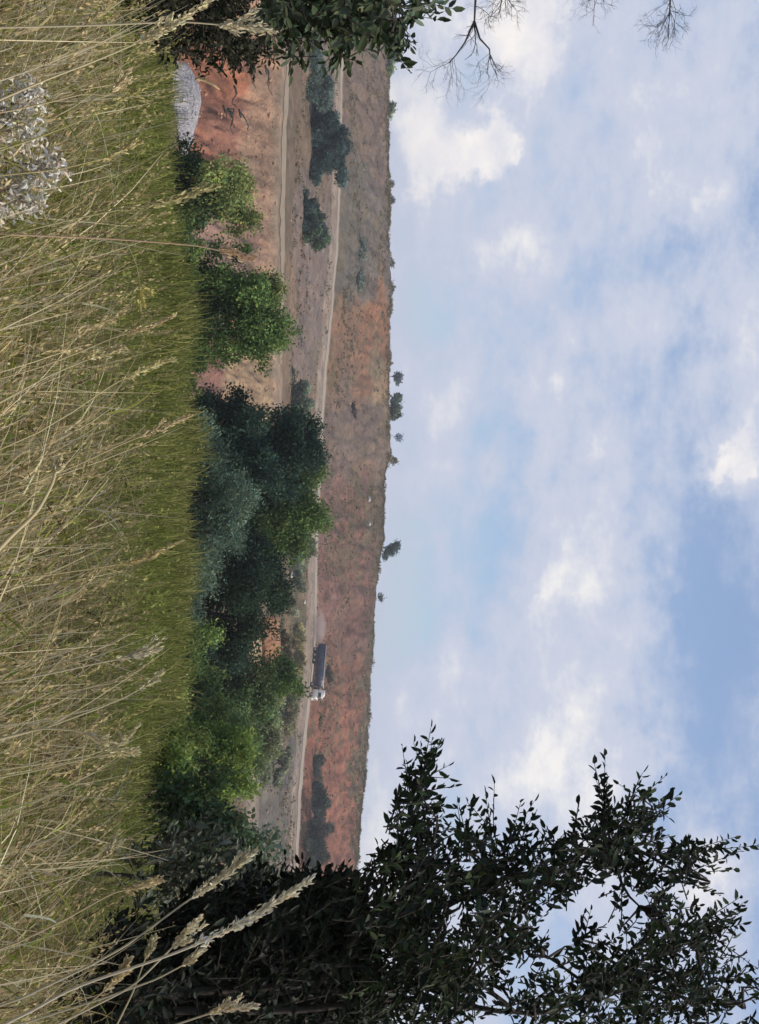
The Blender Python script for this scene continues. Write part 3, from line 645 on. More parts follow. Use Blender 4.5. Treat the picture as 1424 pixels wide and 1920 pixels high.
def stone(px, py, Y, r, seed, label):
    p = pix(px, py, Y); s = Y / FOC
    lump("stone", M_ROCK, p, (r[1] * s, r[1] * s, r[0] * s), seed, label, "stone", .3, 2)
stone(692, 936, 352, (3.5, 5), 3, "pale boulder high on the red-brown hillside, left of the white one")
stone(693, 982, 352, (3, 4), 4, "bright white boulder high on the red hillside below the ridge step")
stone(508, 1046, 160, (5, 5), 5, "small white stone highest in the dark grove's upper edge")
stone(499, 1091, 160, (4, 5), 6, "small white stone left of the largest white rock below the road")
stone(508, 1113, 160, (7, 10), 7, "largest white rock in the brush between the dark grove and the road")
stone(500, 1126, 160, (4, 6), 8, "white rock touching the lower right of the largest one")
stone(500, 1143, 160, (2.5, 3), 9, "tiny white stone just left of the orange clay bank")
stone(546, 1076, 228, (4, 9), 10, "long pale stone between two grey-green shrubs under the road")
stone(571, 1128, 262, (3, 4), 11, "small pale stone on the slope just under the road")

# roots and dead sticks against the red wall at left
root_lines = [[(432, 205), (437, 225), (434, 238)], [(428, 203), (440, 206), (437, 226)], [(418, 195), (422, 208)], [(440, 160), (446, 172), (438, 186)], [(448, 205), (455, 216), (462, 232)], [(474, 130), (476, 150)], [(498, 122), (505, 140), (508, 165)]]
rb = pix(430, 210, 156.0); er = empty("exposed_roots", rb, "dark exposed roots on the red earth wall above the scree fan", "roots")
for ln in root_lines:
    P = np.array([pix(a, b, 153 + (a - 380) * .085 - 1.6) for a, b in ln]); P = np.concatenate([[P[0] + [0, 3, 0]], P, [P[-1] + [0, 3, 0]]])
    tf = np.linspace(0, 1, 14); P = np.stack([np.interp(tf, np.linspace(0, 1, len(P)), P[:, i_]) for i_ in range(3)], 1); P[2:-2] += np.cumsum(rng.normal(0, .07, (10, 3)), 0)
    rt = Mesh(); rt.tube(P - rb, np.linspace(.15, .05, 14) * rng.uniform(.7, 1.2, 14), 5); rt.build("root", M_BARK, er)
lg = Mesh(); P = pix(np.array([366, 372, 384, 400, 412]), np.array([150, 147, 150, 158, 168]), 30.0)
lg.tube(P, [.02, .045, .04, .035, .015], 7); lg.tube(pix(np.array([372, 378]), np.array([147, 139]), 30.0), [.022, .01], 5)
o = lg.build("dead_branch", mat_noise("bleached_wood", lin(186, 160, 124), .85, .25, 6, .4)); tag(o, "pale bent dead branch lying above the grey scree at left", "branch")

# ------------------------------------------------------------------ truck
def mat_paint(name, c, rough=.35, spec=.5, dust=.3, metal=0.0):
    m, t, o = mat_new(name); nn = t.nodes.new
    p = nn("ShaderNodeBsdfPrincipled"); p.inputs["Roughness"].default_value = rough; p.inputs["Specular IOR Level"].default_value = spec; p.inputs["Metallic"].default_value = metal
    co = nn("ShaderNodeTexCoord"); n1 = nn("ShaderNodeTexNoise"); n1.inputs["Scale"].default_value = 1.4; n1.inputs["Detail"].default_value = 7
    t.links.new(co.outputs["Object"], n1.inputs["Vector"])
    mx = nn("ShaderNodeMix"); mx.data_type = 'RGBA'; mx.inputs["A"].default_value = (*c, 1); mx.inputs["B"].default_value = (.30, .22, .17, 1)
    mr = nn("ShaderNodeMapRange"); mr.inputs[1].default_value = .42; mr.inputs[2].default_value = .75; mr.inputs[4].default_value = dust
    t.links.new(n1.outputs["Fac"], mr.inputs[0]); t.links.new(mr.outputs[0], mx.inputs["Factor"]); t.links.new(mx.outputs["Result"], p.inputs["Base Color"])
    t.links.new(p.outputs[0], o.inputs[0]); return m
PW = mat_paint("white_cab_paint", (.80, .77, .72)); PB = mat_paint("navy_body_paint", (.025, .04, .085), dust=.22); PG = mat_paint("grey_rail", (.42, .43, .44))
PK = mat_paint("chassis_dusty", (.055, .042, .036), .8, dust=.7); PT = mat_paint("tyre_rubber", (.02, .02, .02), .9, .2, .5); PR = mat_paint("rim_steel", (.35, .33, .31), .5, dust=.5)
PGL = mat_paint("cab_glass", (.015, .02, .025), .08, .8, .08); PLAMP = mat_paint("lamp_glass", (.75, .72, .65), .15, .6, .1); PRED = mat_paint("rear_lamp", (.35, .02, .02), .3, .5, .2)
tx = pix(590, 1262, 306.0); TX, TY = tx[0], float(np.interp(1262, *YR)) + 8.0
TX = (1262 - 960) / FOC * TY + .3
fa, fb = 1285, 1240
ya = float(np.interp(fa, *YR)) + 8; yb = float(np.interp(fb, *YR)) + 8
YAW = -R(17)
truck = empty("tipper_truck", (TX, TY, hz(TX, TY) + .08), "white-cabbed articulated truck with long navy tipper trailer driving on the haul road", "truck")
dsl = (hz(TX + 5.5 * math.cos(YAW), TY + 5.5 * math.sin(YAW)) - hz(TX - 5.5 * math.cos(YAW), TY - 5.5 * math.sin(YAW))) / 11
truck.rotation_euler = (0, -math.atan(dsl), YAW)
# truck axes: +x forward, y left, z up; total length about 13 m, centre at origin
def part(fn, name, mat, parent=truck, smooth=False):
    m = Mesh(); fn(m); return m.build(name, mat, parent, smooth=smooth)
def cabtaper(v):
    v = v.copy(); top = v[:, 2] > 2.0; v[top & (v[:, 0] > 5), 0] -= .28; return v
def f(m):
    m.box((4.15, -1.2, .75), (6.35, 1.2, 2.0)); m.box((4.15, -1.19, 1.998), (6.35, 1.19, 3.05), taper=cabtaper)
cab = part(f, "cab", PW)
def f(m):
    def tp(v):
        v = v.copy(); v[(v[:, 2] > 3.3) & (v[:, 0] > 5), 0] -= .75; v[v[:, 2] > 3.3, 1] *= .9; return v
    m.box((4.2, -1.12, 3.052), (5.95, 1.12, 3.62), taper=tp)
part(f, "roof_deflector", PW)
def f(m):
    a = 6.36; b = 6.075
    m.add([[a + .012, -1.08, 2.02], [a + .012, 1.08, 2.02], [b + .03, 1.04, 2.93], [b + .03, -1.04, 2.93], [a - .05, -1.08, 2.02], [a - .05, 1.08, 2.02], [b - .05, 1.04, 2.93], [b - .05, -1.04, 2.93]],
          [[0, 1, 2, 3], [4, 7, 6, 5], [0, 4, 5, 1], [1, 5, 6, 2], [2, 6, 7, 3], [3, 7, 4, 0]])
part(f, "windscreen", PGL, cab)
for sgn in (-1, 1):
    dr = part(lambda m: m.box((4.75, min(sgn * 1.2, sgn * 1.225), .95), (6.15, max(sgn * 1.2, sgn * 1.225), 2.02)), "door", PW, cab)
    def f(m):
        y0, y1 = sorted((sgn * 1.18, sgn * 1.215))
        m.box((4.85, y0, 2.08), (5.85, y1, 2.82))
    part(f, "side_window", PGL, cab)
    def f(m):
        y0, y1 = sorted((sgn * 1.26, sgn * 1.52)); m.box((6.10, y0, 1.95), (6.22, y1, 2.85)); y2, y3 = sorted((sgn * 1.1, sgn * 1.3)); m.box((6.0, y2, 2.84), (6.12, y3, 2.9))
    part(f, "mirror", PK, cab)
    part(lambda m: m.box((6.352, min(sgn * .72, sgn * 1.12), .86), (6.40, max(sgn * .72, sgn * 1.12), 1.1)), "headlight", PLAMP, cab)
    def f(m):
        y0, y1 = sorted((sgn * .95, sgn * 1.2)); 
        for zz in (.45, .72): m.box((4.9, y0, zz), (5.6, y1, zz + .07))
        m.box((5.2, y0, .4), (5.26, y1, .8))
    part(f, "step", PK, cab)
part(lambda m: (m.box((5.9, -1.22, .42), (6.42, 1.22, .84))), "bumper", PW, cab)
def f(m):
    for zz in (1.15, 1.32, 1.49, 1.66): m.box((6.35, -.85, zz), (6.375, .85, zz + .1))
part(f, "grille", PK, cab)
def f(m):
    for sy in (-.45, .45): m.box((-6.0, sy - .09, .85), (6.0, sy + .09, 1.12))
    m.box((3.0, -1.1, .55), (3.9, -.6, 1.05)); m.box((2.7, .6, .55), (3.9, 1.1, 1.05)); m.box((3.55, -.9, 1.1), (4.05, .9, 2.3))
part(f, "chassis", PK)
# trailer body: tapered tub with ribs, pale top rail
def tub(v):
    v = v.copy(); lo = v[:, 2] < 1.5; v[lo, 1] *= .86; v[lo & (v[:, 0] > 0), 0] -= .25; return v
def f(m):
    m.box((-6.55, -1.25, 1.2), (3.35, 1.25, 3.02), taper=tub)
tr_ = part(f, "tipper_body", PB)
for kx in np.linspace(-6.0, 2.7, 11):
    for sgn in (-1, 1):
        def f(m):
            m.add([[kx - .06, sgn * 1.08, 1.22], [kx + .06, sgn * 1.08, 1.22], [kx + .06, sgn * 1.14, 1.22], [kx - .06, sgn * 1.14, 1.22],
                   [kx - .06, sgn * 1.25, 3.0], [kx + .06, sgn * 1.25, 3.0], [kx + .06, sgn * 1.31, 3.0], [kx - .06, sgn * 1.31, 3.0]],
                  [[0, 3, 2, 1], [4, 5, 6, 7], [0, 1, 5, 4], [1, 2, 6, 5], [2, 3, 7, 6], [3, 0, 4, 7]])
        part(f, "rib", PB, tr_)
def f(m):
    m.box((-6.6, -1.34, 2.96), (3.42, -1.2, 3.14)); m.box((-6.6, 1.2, 2.96), (3.42, 1.34, 3.14))
    m.box((-6.6, -1.2, 2.98), (-6.48, 1.2, 3.12)); m.box((3.28, -1.2, 2.98), (3.42, 1.2, 3.12))
part(f, "top_rail", PG, tr_)
def f(m):
    m.box((-6.5, -1.19, 3.03), (3.3, 1.19, 3.10), taper=lambda v: v)
    for kx in np.linspace(-5.8, 2.6, 8): m.tube([(kx, -1.15, 3.1), (kx, -.5, 3.22), (kx, .5, 3.22), (kx, 1.15, 3.1)], .05, 5)
part(f, "tarpaulin", mat_paint("tarpaulin", (.10, .115, .14), .7, .2, .3), tr_)
part(lambda m: m.box((-6.72, -1.1, 1.25), (-6.57, 1.1, 2.95)), "tailgate", PB, tr_)
for sy in (-.9, .6): part(lambda m: m.box((-6.62, sy, .82), (-6.52, sy + .3, 1.0)), "rear_lamp", PRED)
part(lambda m: m.box((-6.6, -1.15, .5), (-6.5, 1.15, .62)), "underrun_bar", PK)
for sgn in (-1, 1): part(lambda m: m.box((-1.9, sgn * 1.1 - .02, .55), (2.4, sgn * 1.1 + .02, .95)), "side_guard", PK)
for lo_, hi_ in (((-6.35, -1.2, 1.13), (-2.0, -.75, 1.19)), ((-6.35, .75, 1.13), (-2.0, 1.2, 1.19)), ((2.5, -1.22, 1.11), (4.1, -.8, 1.17)), ((2.5, .8, 1.11), (4.1, 1.22, 1.17))):
    part(lambda m: m.box(lo_, hi_), "mudguard", PK)
def ring_wheel(m, x, y, r, wd, prof):
    th = np.linspace(0, 2 * np.pi, 21)[:-1]; V = []
    for (rr, off) in prof: V.append(np.stack([x + np.cos(th) * rr, np.full(20, y + off), .5 + np.sin(th) * rr], -1))
    V = np.array(V); a = len(prof); i = np.arange(a - 1)[:, None]; j = np.arange(20)[None]; k = (j + 1) % 20
    m.add(V.reshape(-1, 3), np.stack([i * 20 + j, i * 20 + k, (i + 1) * 20 + k, (i + 1) * 20 + j], -1).reshape(-1, 4),
          [[0, a_ + 1, a_] for a_ in range(1, 19)] + [[(a - 1) * 20, (a - 1) * 20 + a_, (a - 1) * 20 + a_ + 1] for a_ in range(1, 19)])
for x in (5.35, 2.95, -2.7, -4.0, -5.3):
    for sgn in (-1, 1):
        def f(m):
            ring_wheel(m, x, sgn * 1.02, .5, .3, [(.3, -.15), (.46, -.16), (.5, -.11), (.5, .11), (.46, .16), (.3, .15)])
        ty = part(f, "wheel", PT)
        part(lambda m: ring_wheel(m, x, sgn * 1.19, .3, .05, [(.29, -.02), (.29, .02), (.12, .03), (.1, .06)] if sgn > 0 else [(.1, -.06), (.12, -.03), (.29, -.02), (.29, .02)]), "rim", PR, ty)

# dust raised behind the truck
import bmesh
bm = bmesh.new(); bmesh.ops.create_icosphere(bm, subdivisions=3, radius=1); me = bpy.data.meshes.new("dust_cloud")
bm.to_mesh(me); bm.free(); V = np.array([v.co[:] for v in me.vertices]); V *= (1 + (fbm(V[:, 0] * 2 + 5, V[:, 2] * 2 + V[:, 1], 8, 3) - .5) * .8)[:, None]
me.vertices.foreach_set("co", (V * [6.5, 3.0, 2.2]).astype(np.float32).ravel())
dm, dt, do = mat_new("dust"); pv = dt.nodes.new("ShaderNodeVolumePrincipled"); pv.inputs["Color"].default_value = (.88, .70, .63, 1); 
dc = dt.nodes.new("ShaderNodeTexCoord"); dmap = dt.nodes.new("ShaderNodeMapping"); dmap.inputs["Scale"].default_value = (1 / 6.5, 1 / 3.0, 1 / 2.2); dl = dt.nodes.new("ShaderNodeVectorMath"); dl.operation = 'LENGTH'
dr_ = dt.nodes.new("ShaderNodeMapRange"); dr_.interpolation_type = 'SMOOTHSTEP'; dr_.inputs[1].default_value = .8; dr_.inputs[2].default_value = .0; dr_.inputs[3].default_value = 0; dr_.inputs[4].default_value = 1.1
dt.links.new(dc.outputs["Object"], dmap.inputs[0]); dt.links.new(dmap.outputs[0], dl.inputs[0]); dt.links.new(dl.outputs["Value"], dr_.inputs[0]); dt.links.new(dr_.outputs[0], pv.inputs["Density"])
dt.links.new(pv.outputs[0], do.inputs["Volume"]); me.materials.append(dm)
dust = bpy.data.objects.new("dust_cloud", me); sc.collection.objects.link(dust)
dp = truck.location + Vector((-10.5 * math.cos(YAW), -10.5 * math.sin(YAW), 1.6)); dust.location = dp; dust.rotation_euler = (0, 0, YAW)
tag(dust, "thin pinkish dust hanging behind the truck's tailgate", "dust", kind="stuff")

# ------------------------------------------------------------------ grass
def blades(m, X, Y, Z, H, W, lean, droop, colr, seg=4):
    n = len(X); t = np.linspace(0, 1, seg + 1)
    az_ = rng.uniform(0, 2 * np.pi, n); dirx = np.cos(az_) * rng.uniform(.05, .5, n) + lean; diry = np.sin(az_) * rng.uniform(.05, .4, n)
    hd = np.stack([dirx, diry], 1)
    base = np.stack([X, Y, Z], 1); pts = []
    for tt in t:
        xy = hd * (H * (.35 * tt + .65 * tt ** 2 * droop))[:, None]
        zz = H * (tt - .35 * droop * tt ** 2.2)
        pts.append(base + np.concatenate([xy, zz[:, None]], 1))
    pts = np.array(pts)                       # seg+1,n,3
    a2 = rng.uniform(0, np.pi, n); S = np.stack([np.cos(a2), np.sin(a2) * .6, np.zeros(n)], 1)
    V = []
    for i_, tt in enumerate(t):
        ww = (W * (1 - .85 * tt ** 1.5))[:, None] * .5
        V.append(pts[i_] - S * ww); V.append(pts[i_] + S * ww)
    V = np.array(V).transpose(1, 0, 2)        # n,2(seg+1),3
    k = 2 * (seg + 1); o = np.arange(n)[:, None, None] * k; i_ = np.arange(seg)[None, :, None] * 2
    qd = o + i_ + np.array([0, 1, 3, 2])[None, None]
    m.add(V.reshape(-1, 3), qd.reshape(-1, 4), None, np.repeat(colr, k, 0))
    return pts

def scatter(n, y0, y1, margin=1.15, power=1.0, qlo=0, qhi=1920):
    Y = y0 + (y1 - y0) * rng.random(n) ** power
    q = rng.uniform(960 - (960 - qlo) * margin, 960 + (qhi - 960) * margin, n)
    X = (q - 960) / FOC * Y
    return X, Y, q
def straw_cols(n, q, Y, X):
    pal = np.array([lin(152, 138, 104), lin(124, 108, 76), lin(184, 172, 138), lin(112, 114, 54), lin(96, 110, 44), lin(78, 62, 42)])
    green = fbm(X * .8 + 3, Y * .5, 55, 3)
    gq = np.clip(1.3 - np.abs(q - 330) / 480, 0, 1) * .42 + np.clip((fbm(q * .006, Y * .3, 58, 3) - .5) * 1.2, -.1, .3)
    p = np.stack([.28 + 0 * q, .22 + 0 * q, .14 + 0 * q, np.clip(green - .40 + gq, 0.02, 1) * 1.3, np.clip(green - .43 + gq, .01, 1) * 1.2, .16 + 0 * q], 1); p /= p.sum(1, keepdims=True)
    idx = (rng.random(n)[:, None] > np.cumsum(p, 1)).sum(1); idx = np.clip(idx, 0, 5)
    return np.clip(pal[idx] * 1.3 * np.exp(rng.normal(0, .28, n))[:, None], 0, .7)
gm = Mesh()
n = 74000; X, Y, q = scatter(n, 1.6, 6.4, 1.2, .8)
dn = fbm(X * 3.2, Y * 2.2, 61, 4, .55); kp = dn + rng.normal(0, .05, n) > .51; X, Y, q = X[kp], Y[kp], q[kp]; n = len(X); Z = height(X, Y)
patch = fbm(X * 1.3, Y * 1.1, 63, 3); flat = np.clip((fbm(X * 1.7 + 9, Y * 1.4, 67, 3) - .5) * 5, 0, 1)       # flattened tufts
blades(gm, X, Y, Z - .02, rng.uniform(.22, .74, n) * (.5 + .95 * patch), rng.uniform(.003, .009, n) * rng.uniform(.6, 1.3, n), -.25 - .5 * flat, rng.uniform(.3, 1.5, n) + flat * .6, straw_cols(n, q, Y, X), 4)
# broken stems and curled dead leaves lying every way in the sward
n = 9000; X, Y, q = scatter(n, 1.7, 6.4, 1.2, .8); Z = height(X, Y) + rng.uniform(.05, .5, n) * (.4 + fbm(X * 2.6, Y * 1.8, 61, 4))
blades(gm, X, Y, Z, rng.uniform(.08, .34, n), rng.uniform(.004, .011, n), rng.normal(-.5, 1.3, n), rng.uniform(.6, 2.4, n), straw_cols(n, q, Y, X) * 1.2, 5)
# coarse bleached stems leaning with the wind
n = 1300; X, Y, q = scatter(n, 1.6, 4.8, 1.2, .9); Z = height(X, Y)
blades(gm, X, Y, Z, rng.uniform(.5, .95, n), rng.uniform(.005, .0085, n), rng.normal(-.45, .35, n), rng.uniform(.1, .8, n), np.repeat(lin(206, 194, 162)[None], n, 0) * np.exp(rng.normal(0, .2, n))[:, None], 6)
# thin stalks with small seed heads
n = 1900; X, Y, q = scatter(n, 1.9, 6.2, 1.15, .8); Z = height(X, Y); H = rng.uniform(.5, .92, n)
cs = np.where(rng.random(n)[:, None] < .8, lin(168, 152, 112)[None], lin(126, 124, 70)[None]) * np.exp(rng.normal(0, .15, n))[:, None]
pts = blades(gm, X, Y, Z, H, np.full(n, .0026), -.32, rng.uniform(.3, .9, n), cs, 5)
tip = pts[-1]; dr = unit(pts[-1] - pts[-2]); m_ = 16
tt = rng.uniform(-.12, .01, (n, m_, 1)); C = tip[:, None] + dr[:, None] * tt + rng.normal(0, .004, (n, m_, 3))
D = unit(dr[:, None] + rng.normal(0, .35, (n, m_, 3)))
cs2 = np.repeat(np.clip(cs * 1.15, 0, .7), m_, 0) * np.exp(rng.normal(0, .18, n * m_))[:, None]
diamonds(gm, C.reshape(-1, 3), D.reshape(-1, 3), rnd_dir(n * m_), rng.uniform(.010, .026, n * m_), rng.uniform(.004, .008, n * m_), cs2)
o = gm.build("dry_grass", M_STRAW); tag(o, "tangled tall dry straw-coloured grass filling the foreground", "grass", kind="stuff")

mm = Mesh()
n = 72000; X, Y, q = scatter(n, 4.6, 19, 1.2, .8); kp = (Y > 6.0) | (rng.random(n) < np.where(q < 720, .85, .35) * np.clip((fbm(X * .9, Y * .6, 88, 3) - .35) * 5, 0, 1)); X, Y, q = X[kp], Y[kp], q[kp]; n = len(X); Z = height(X, Y)
pal = np.array([lin(116, 122, 64), lin(104, 110, 56), lin(138, 134, 84), lin(82, 90, 46), lin(154, 144, 100)]) * 1.12
gi = np.clip((fbm(X * .7, Y * .35, 81, 4) * 7 - 1.5 + rng.normal(0, .9, n)).astype(int), 0, 4)
cg = pal[gi] * np.exp(rng.normal(0, .22, n))[:, None]
hh = rng.uniform(.14, .42, n) * (.3 + 1.6 * np.clip(fbm(X * 1.4, Y * .9, 83, 4) - .25, 0, 1))
blades(mm, X, Y, Z - .02, hh * np.clip(Y / 9, .6, 1.6), rng.uniform(.005, .013, n) * np.clip(Y / 9, .6, 1.5), -.08, rng.uniform(.3, 1.5, n), cg, 3)
n = 34000; X, Y, q = scatter(n, 6.5, 18, 1.2, .9); lump_ = np.clip(fbm(X * 1.4, Y * .9, 83, 4) - .3, 0, 1); Z = height(X, Y) + rng.uniform(0, 1, n) * np.minimum(lump_ * 1.3, .34)
gi = np.clip((fbm(X * .7, Y * .35, 81, 4) * 6 - 1.5 + rng.normal(0, .7, n)).astype(int), 0, 4)
ln_ = rng.uniform(.022, .05, n)
diamonds(mm, np.stack([X, Y, Z], 1), unit(rnd_dir(n) + [0, 0, .5]), rnd_dir(n), ln_, ln_ * .5, pal[gi] * np.exp(rng.normal(0, .25, n))[:, None])
o = mm.build("green_grass", M_LEAF); tag(o, "short green grass on the edge beyond the dry foreground grass", "grass", kind="stuff")

# ------------------------------------------------------------------ single stalks standing out of the sward
M_SEED = mat_leaf("seed_head_straw", .25, .7, .15)
def stalk(label, line, Y, head, thick=1.0, fat=1.0, tint=(196, 180, 142), dY=0.0):
    P = np.array(line, float); tpar = np.linspace(0, 1, len(P)); tf = np.linspace(0, 1, 26)
    px = np.interp(tf, tpar, P[:, 0]); py = np.interp(tf, tpar, P[:, 1])
    for _ in range(3):
        px[1:-1] = (px[:-2] + px[1:-1] * 2 + px[2:]) / 4; py[1:-1] = (py[:-2] + py[1:-1] * 2 + py[2:]) / 4
    W = pix(px, py, np.linspace(Y, Y + dY, 26))
    d0 = unit(W[0] - W[2]); g0 = W[0] + d0 * .12 ; gz = hz(W[0][0], W[0][1])
    B = np.array([W[0][0] + d0[0] * .2, W[0][1], gz]); tb = np.linspace(0, 1, 9)[:-1, None]
    ctrl = W[0] + d0 * (W[0][2] - gz) * .5
    low = (1 - tb) ** 2 * B + 2 * tb * (1 - tb) * ctrl + tb ** 2 * W[0]
    full = np.concatenate([low, W]); rad = np.linspace(.0021, .0009, len(full)) * thick
    root = empty("grass_stalk", B, label, "grass stalk", "seed-headed grass stalks in the foreground")
    c0 = lin(*tint)
    sm = Mesh(); sm.tube(full - B, rad, 5, c0 * .9); sm.build("stem", M_SEED, root)
    i0 = int((1 - head) * 25); hp = W[i0:]; n = int(150 * fat * max(.5, np.linalg.norm(hp[-1] - hp[0]) / .12))
    ti = rng.uniform(0, len(hp) - 1.001, n); a = ti.astype(int); fr_ = (ti - a)[:, None]
    C = hp[a] * (1 - fr_) + hp[a + 1] * fr_; D = unit(hp[a + 1] - hp[a])
    env = np.sin(np.clip(ti / (len(hp) - 1), .04, .96) * np.pi) ** .6 * (.25 + 1.7 * vnoise(ti * 1.1, ti * 0 + Y * 7, 5) ** 1.5)
    C = C + rng.normal(0, .0030, (n, 3)) * env[:, None] * fat
    hm = Mesh(); ln_ = rng.uniform(.007, .014, n)
    ovals(hm, C - B, unit(D + rng.normal(0, .3, (n, 3))), rnd_dir(n), ln_, ln_ * .34, vary(c0 * 1.1, n, .2, .05), .3)
    for _ in range(int(2 + 3 * fat)):                                        # side branchlets
        i_ = int(rng.integers(0, max(1, len(hp) - 4))); L2 = rng.uniform(.018, .045) * fat; d2 = unit(unit(hp[i_ + 1] - hp[i_]) + rng.normal(0, .3, 3) + np.array([-.25, 0, .2])); n2 = 34
        t2 = rng.random(n2) ** .7; C2 = hp[i_] + d2 * (t2 * L2)[:, None] + rng.normal(0, .0016, (n2, 3)); l2 = rng.uniform(.006, .011, n2)
        ovals(hm, C2 - B, unit(d2 + rng.normal(0, .25, (n2, 3))), rnd_dir(n2), l2, l2 * .34, vary(c0 * 1.1, n2, .2, .05), .3)
    hm.build("seed_head", M_SEED, root)
    return root
stalk("longest pale seed-headed stalk, arching across the dark leafy tree at right", [(60, 1895), (140, 1850), (330, 1788), (450, 1735), (520, 1690), (583, 1648)], 2.0, .55, 1.5, 1.15, (214, 204, 180))
stalk("pale stalk low against the dark right corner, under the longest one", [(150, 1990), (290, 1935), (400, 1898), (478, 1886)], 2.1, .36, 1.2, 1.0, (200, 188, 160))
stalk("short-headed stalk just left of the longest pale stalk", [(120, 1915), (250, 1850), (330, 1770), (375, 1722)], 2.2, .33, 1.2, 1.2, (206, 196, 166))
stalk("broken-looking pale stalk reaching the grey scree right of the grove", [(170, 1810), (240, 1772), (350, 1690), (420, 1645), (475, 1598)], 2.2, .45, 1.2, 1.3, (196, 188, 160))
stalk("thin steep stalk with small head in the right corner", [(215, 1930), (250, 1860), (272, 1800), (284, 1762)], 2.2, .3, 1.0, .9, (184, 176, 140))
stalk("seed-headed stalk low at the right, left of the thin steep one", [(130, 1720), (210, 1675), (260, 1662), (302, 1652)], 2.6, .5, 1.1, 1.3)
stalk("drooping stalk at bottom right edge of the straw", [(60, 1960), (140, 1905), (205, 1850), (245, 1800)], 2.3, .4, 1.0, 1.1)
stalk("long straight stem slanting across the top left corner with heads past the scree", [(-30, 200), (90, 148), (190, 110), (300, 62), (410, -8)], 2.2, .35, 1.2, 1.2, (206, 194, 156))
stalk("nearly horizontal-looking upright stalk at far left whose head overlaps the dark bush", [(-20, 52), (170, 48), (340, 40), (430, 48), (515, 60)], 2.3, .32, 1.1, 1.4, (204, 194, 164))
stalk("bent green-straw stalk ending beside the scree fan", [(60, 262), (140, 232), (230, 185), (322, 140)], 2.6, .55, 1.0, .8, (172, 166, 112))
stalk("long stalk with feathery head in front of the dark-based shrub", [(-20, 450), (130, 412), (230, 392), (320, 378), (405, 350)], 2.4, .5, 1.1, 1.3, (176, 168, 122))
stalk("stalk with pinkish head overlapping the bare pink earth patch", [(30, 440), (200, 447), (370, 460), (420, 472), (472, 486)], 2.4, .3, 1.0, 1.1, (206, 178, 150))
stalk("tufted stalk left of the white dried plants", [(100, 190), (160, 175), (205, 180), (232, 146)], 2.8, .3, 1.0, 1.3)
stalk("nodding stalk whose head hangs down in front of the green edge", [(180, 400), (232, 442), (258, 500), (264, 545), (262, 578)], 2.9, .3, .9, .9, (196, 186, 120))
stalk("stalk with ragged head left of the round green shrub's foot", [(150, 660), (215, 632), (280, 615), (326, 592)], 3.0, .55, .9, 1.0)
stalk("stalk with ragged head right below the round green shrub", [(140, 770), (210, 722), (270, 692), (324, 674)], 3.0, .55, .9, 1.1, (204, 194, 146))
stalk("long-headed stalk in front of the pink earth patch beside the grove", [(150, 870), (230, 832), (300, 805), (356, 780)], 3.0, .5, .9, 1.0)
stalk("thick bleached straw bent low at the bottom edge below the grove", [(-30, 1060), (20, 1005), (70, 960), (100, 905), (106, 870)], 2.0, .12, 2.4, .5, (206, 192, 150))
stalk("feathery paired stalk in front of the middle of the grove", [(110, 1075), (200, 1062), (265, 1050), (336, 1016)], 2.8, .55, 1.0, 1.2, (190, 176, 128))
stalk("pale bushy-headed stalk in front of the grove's right end", [(110, 1260), (200, 1240), (250, 1232), (300, 1216)], 2.9, .5, 1.0, 1.8, (206, 196, 168))
stalk("small crooked pale stalk in front of the olive shrub", [(180, 1330), (240, 1305), (275, 1285), (303, 1260)], 2.9, .45, 1.0, 1.0, (204, 196, 160))
stalk("two-pronged pale stalk left of the dark undergrowth", [(90, 1430), (160, 1418), (215, 1400), (250, 1374)], 2.8, .45, 1.0, 1.2, (200, 190, 150))
stalk("stalk with flat head pointing at the dark undergrowth", [(-20, 1462), (90, 1440), (180, 1418), (256, 1410)], 2.6, .3, 1.1, 1.4, (200, 190, 150))

stalk("short pale stalk against the black shrub, above the lowest right stalk", [(200, 1870), (290, 1838), (340, 1812), (372, 1788)], 2.2, .3, 1.0, .8, (200, 190, 160))
stalk("slim stalk with split tip left of the broken-looking one", [(60, 1660), (150, 1640), (190, 1612), (214, 1580)], 2.6, .35, 1.0, .9, (196, 184, 146))
stalk("crooked bleached stem bent over in the straw below the olive shrub", [(-20, 1390), (80, 1365), (150, 1370), (195, 1395)], 2.2, .25, 1.4, .8, (200, 188, 150))
stalk("pale arching stalk in the straw in front of the pink earth patch", [(-10, 760), (90, 705), (170, 672), (232, 655)], 2.6, .35, 1.1, 1.0, (200, 188, 146))
stalk("tall thin stalk in the straw left of the nodding one", [(-10, 330), (110, 318), (200, 296), (262, 268)], 2.7, .35, 1.0, .9, (186, 174, 126))

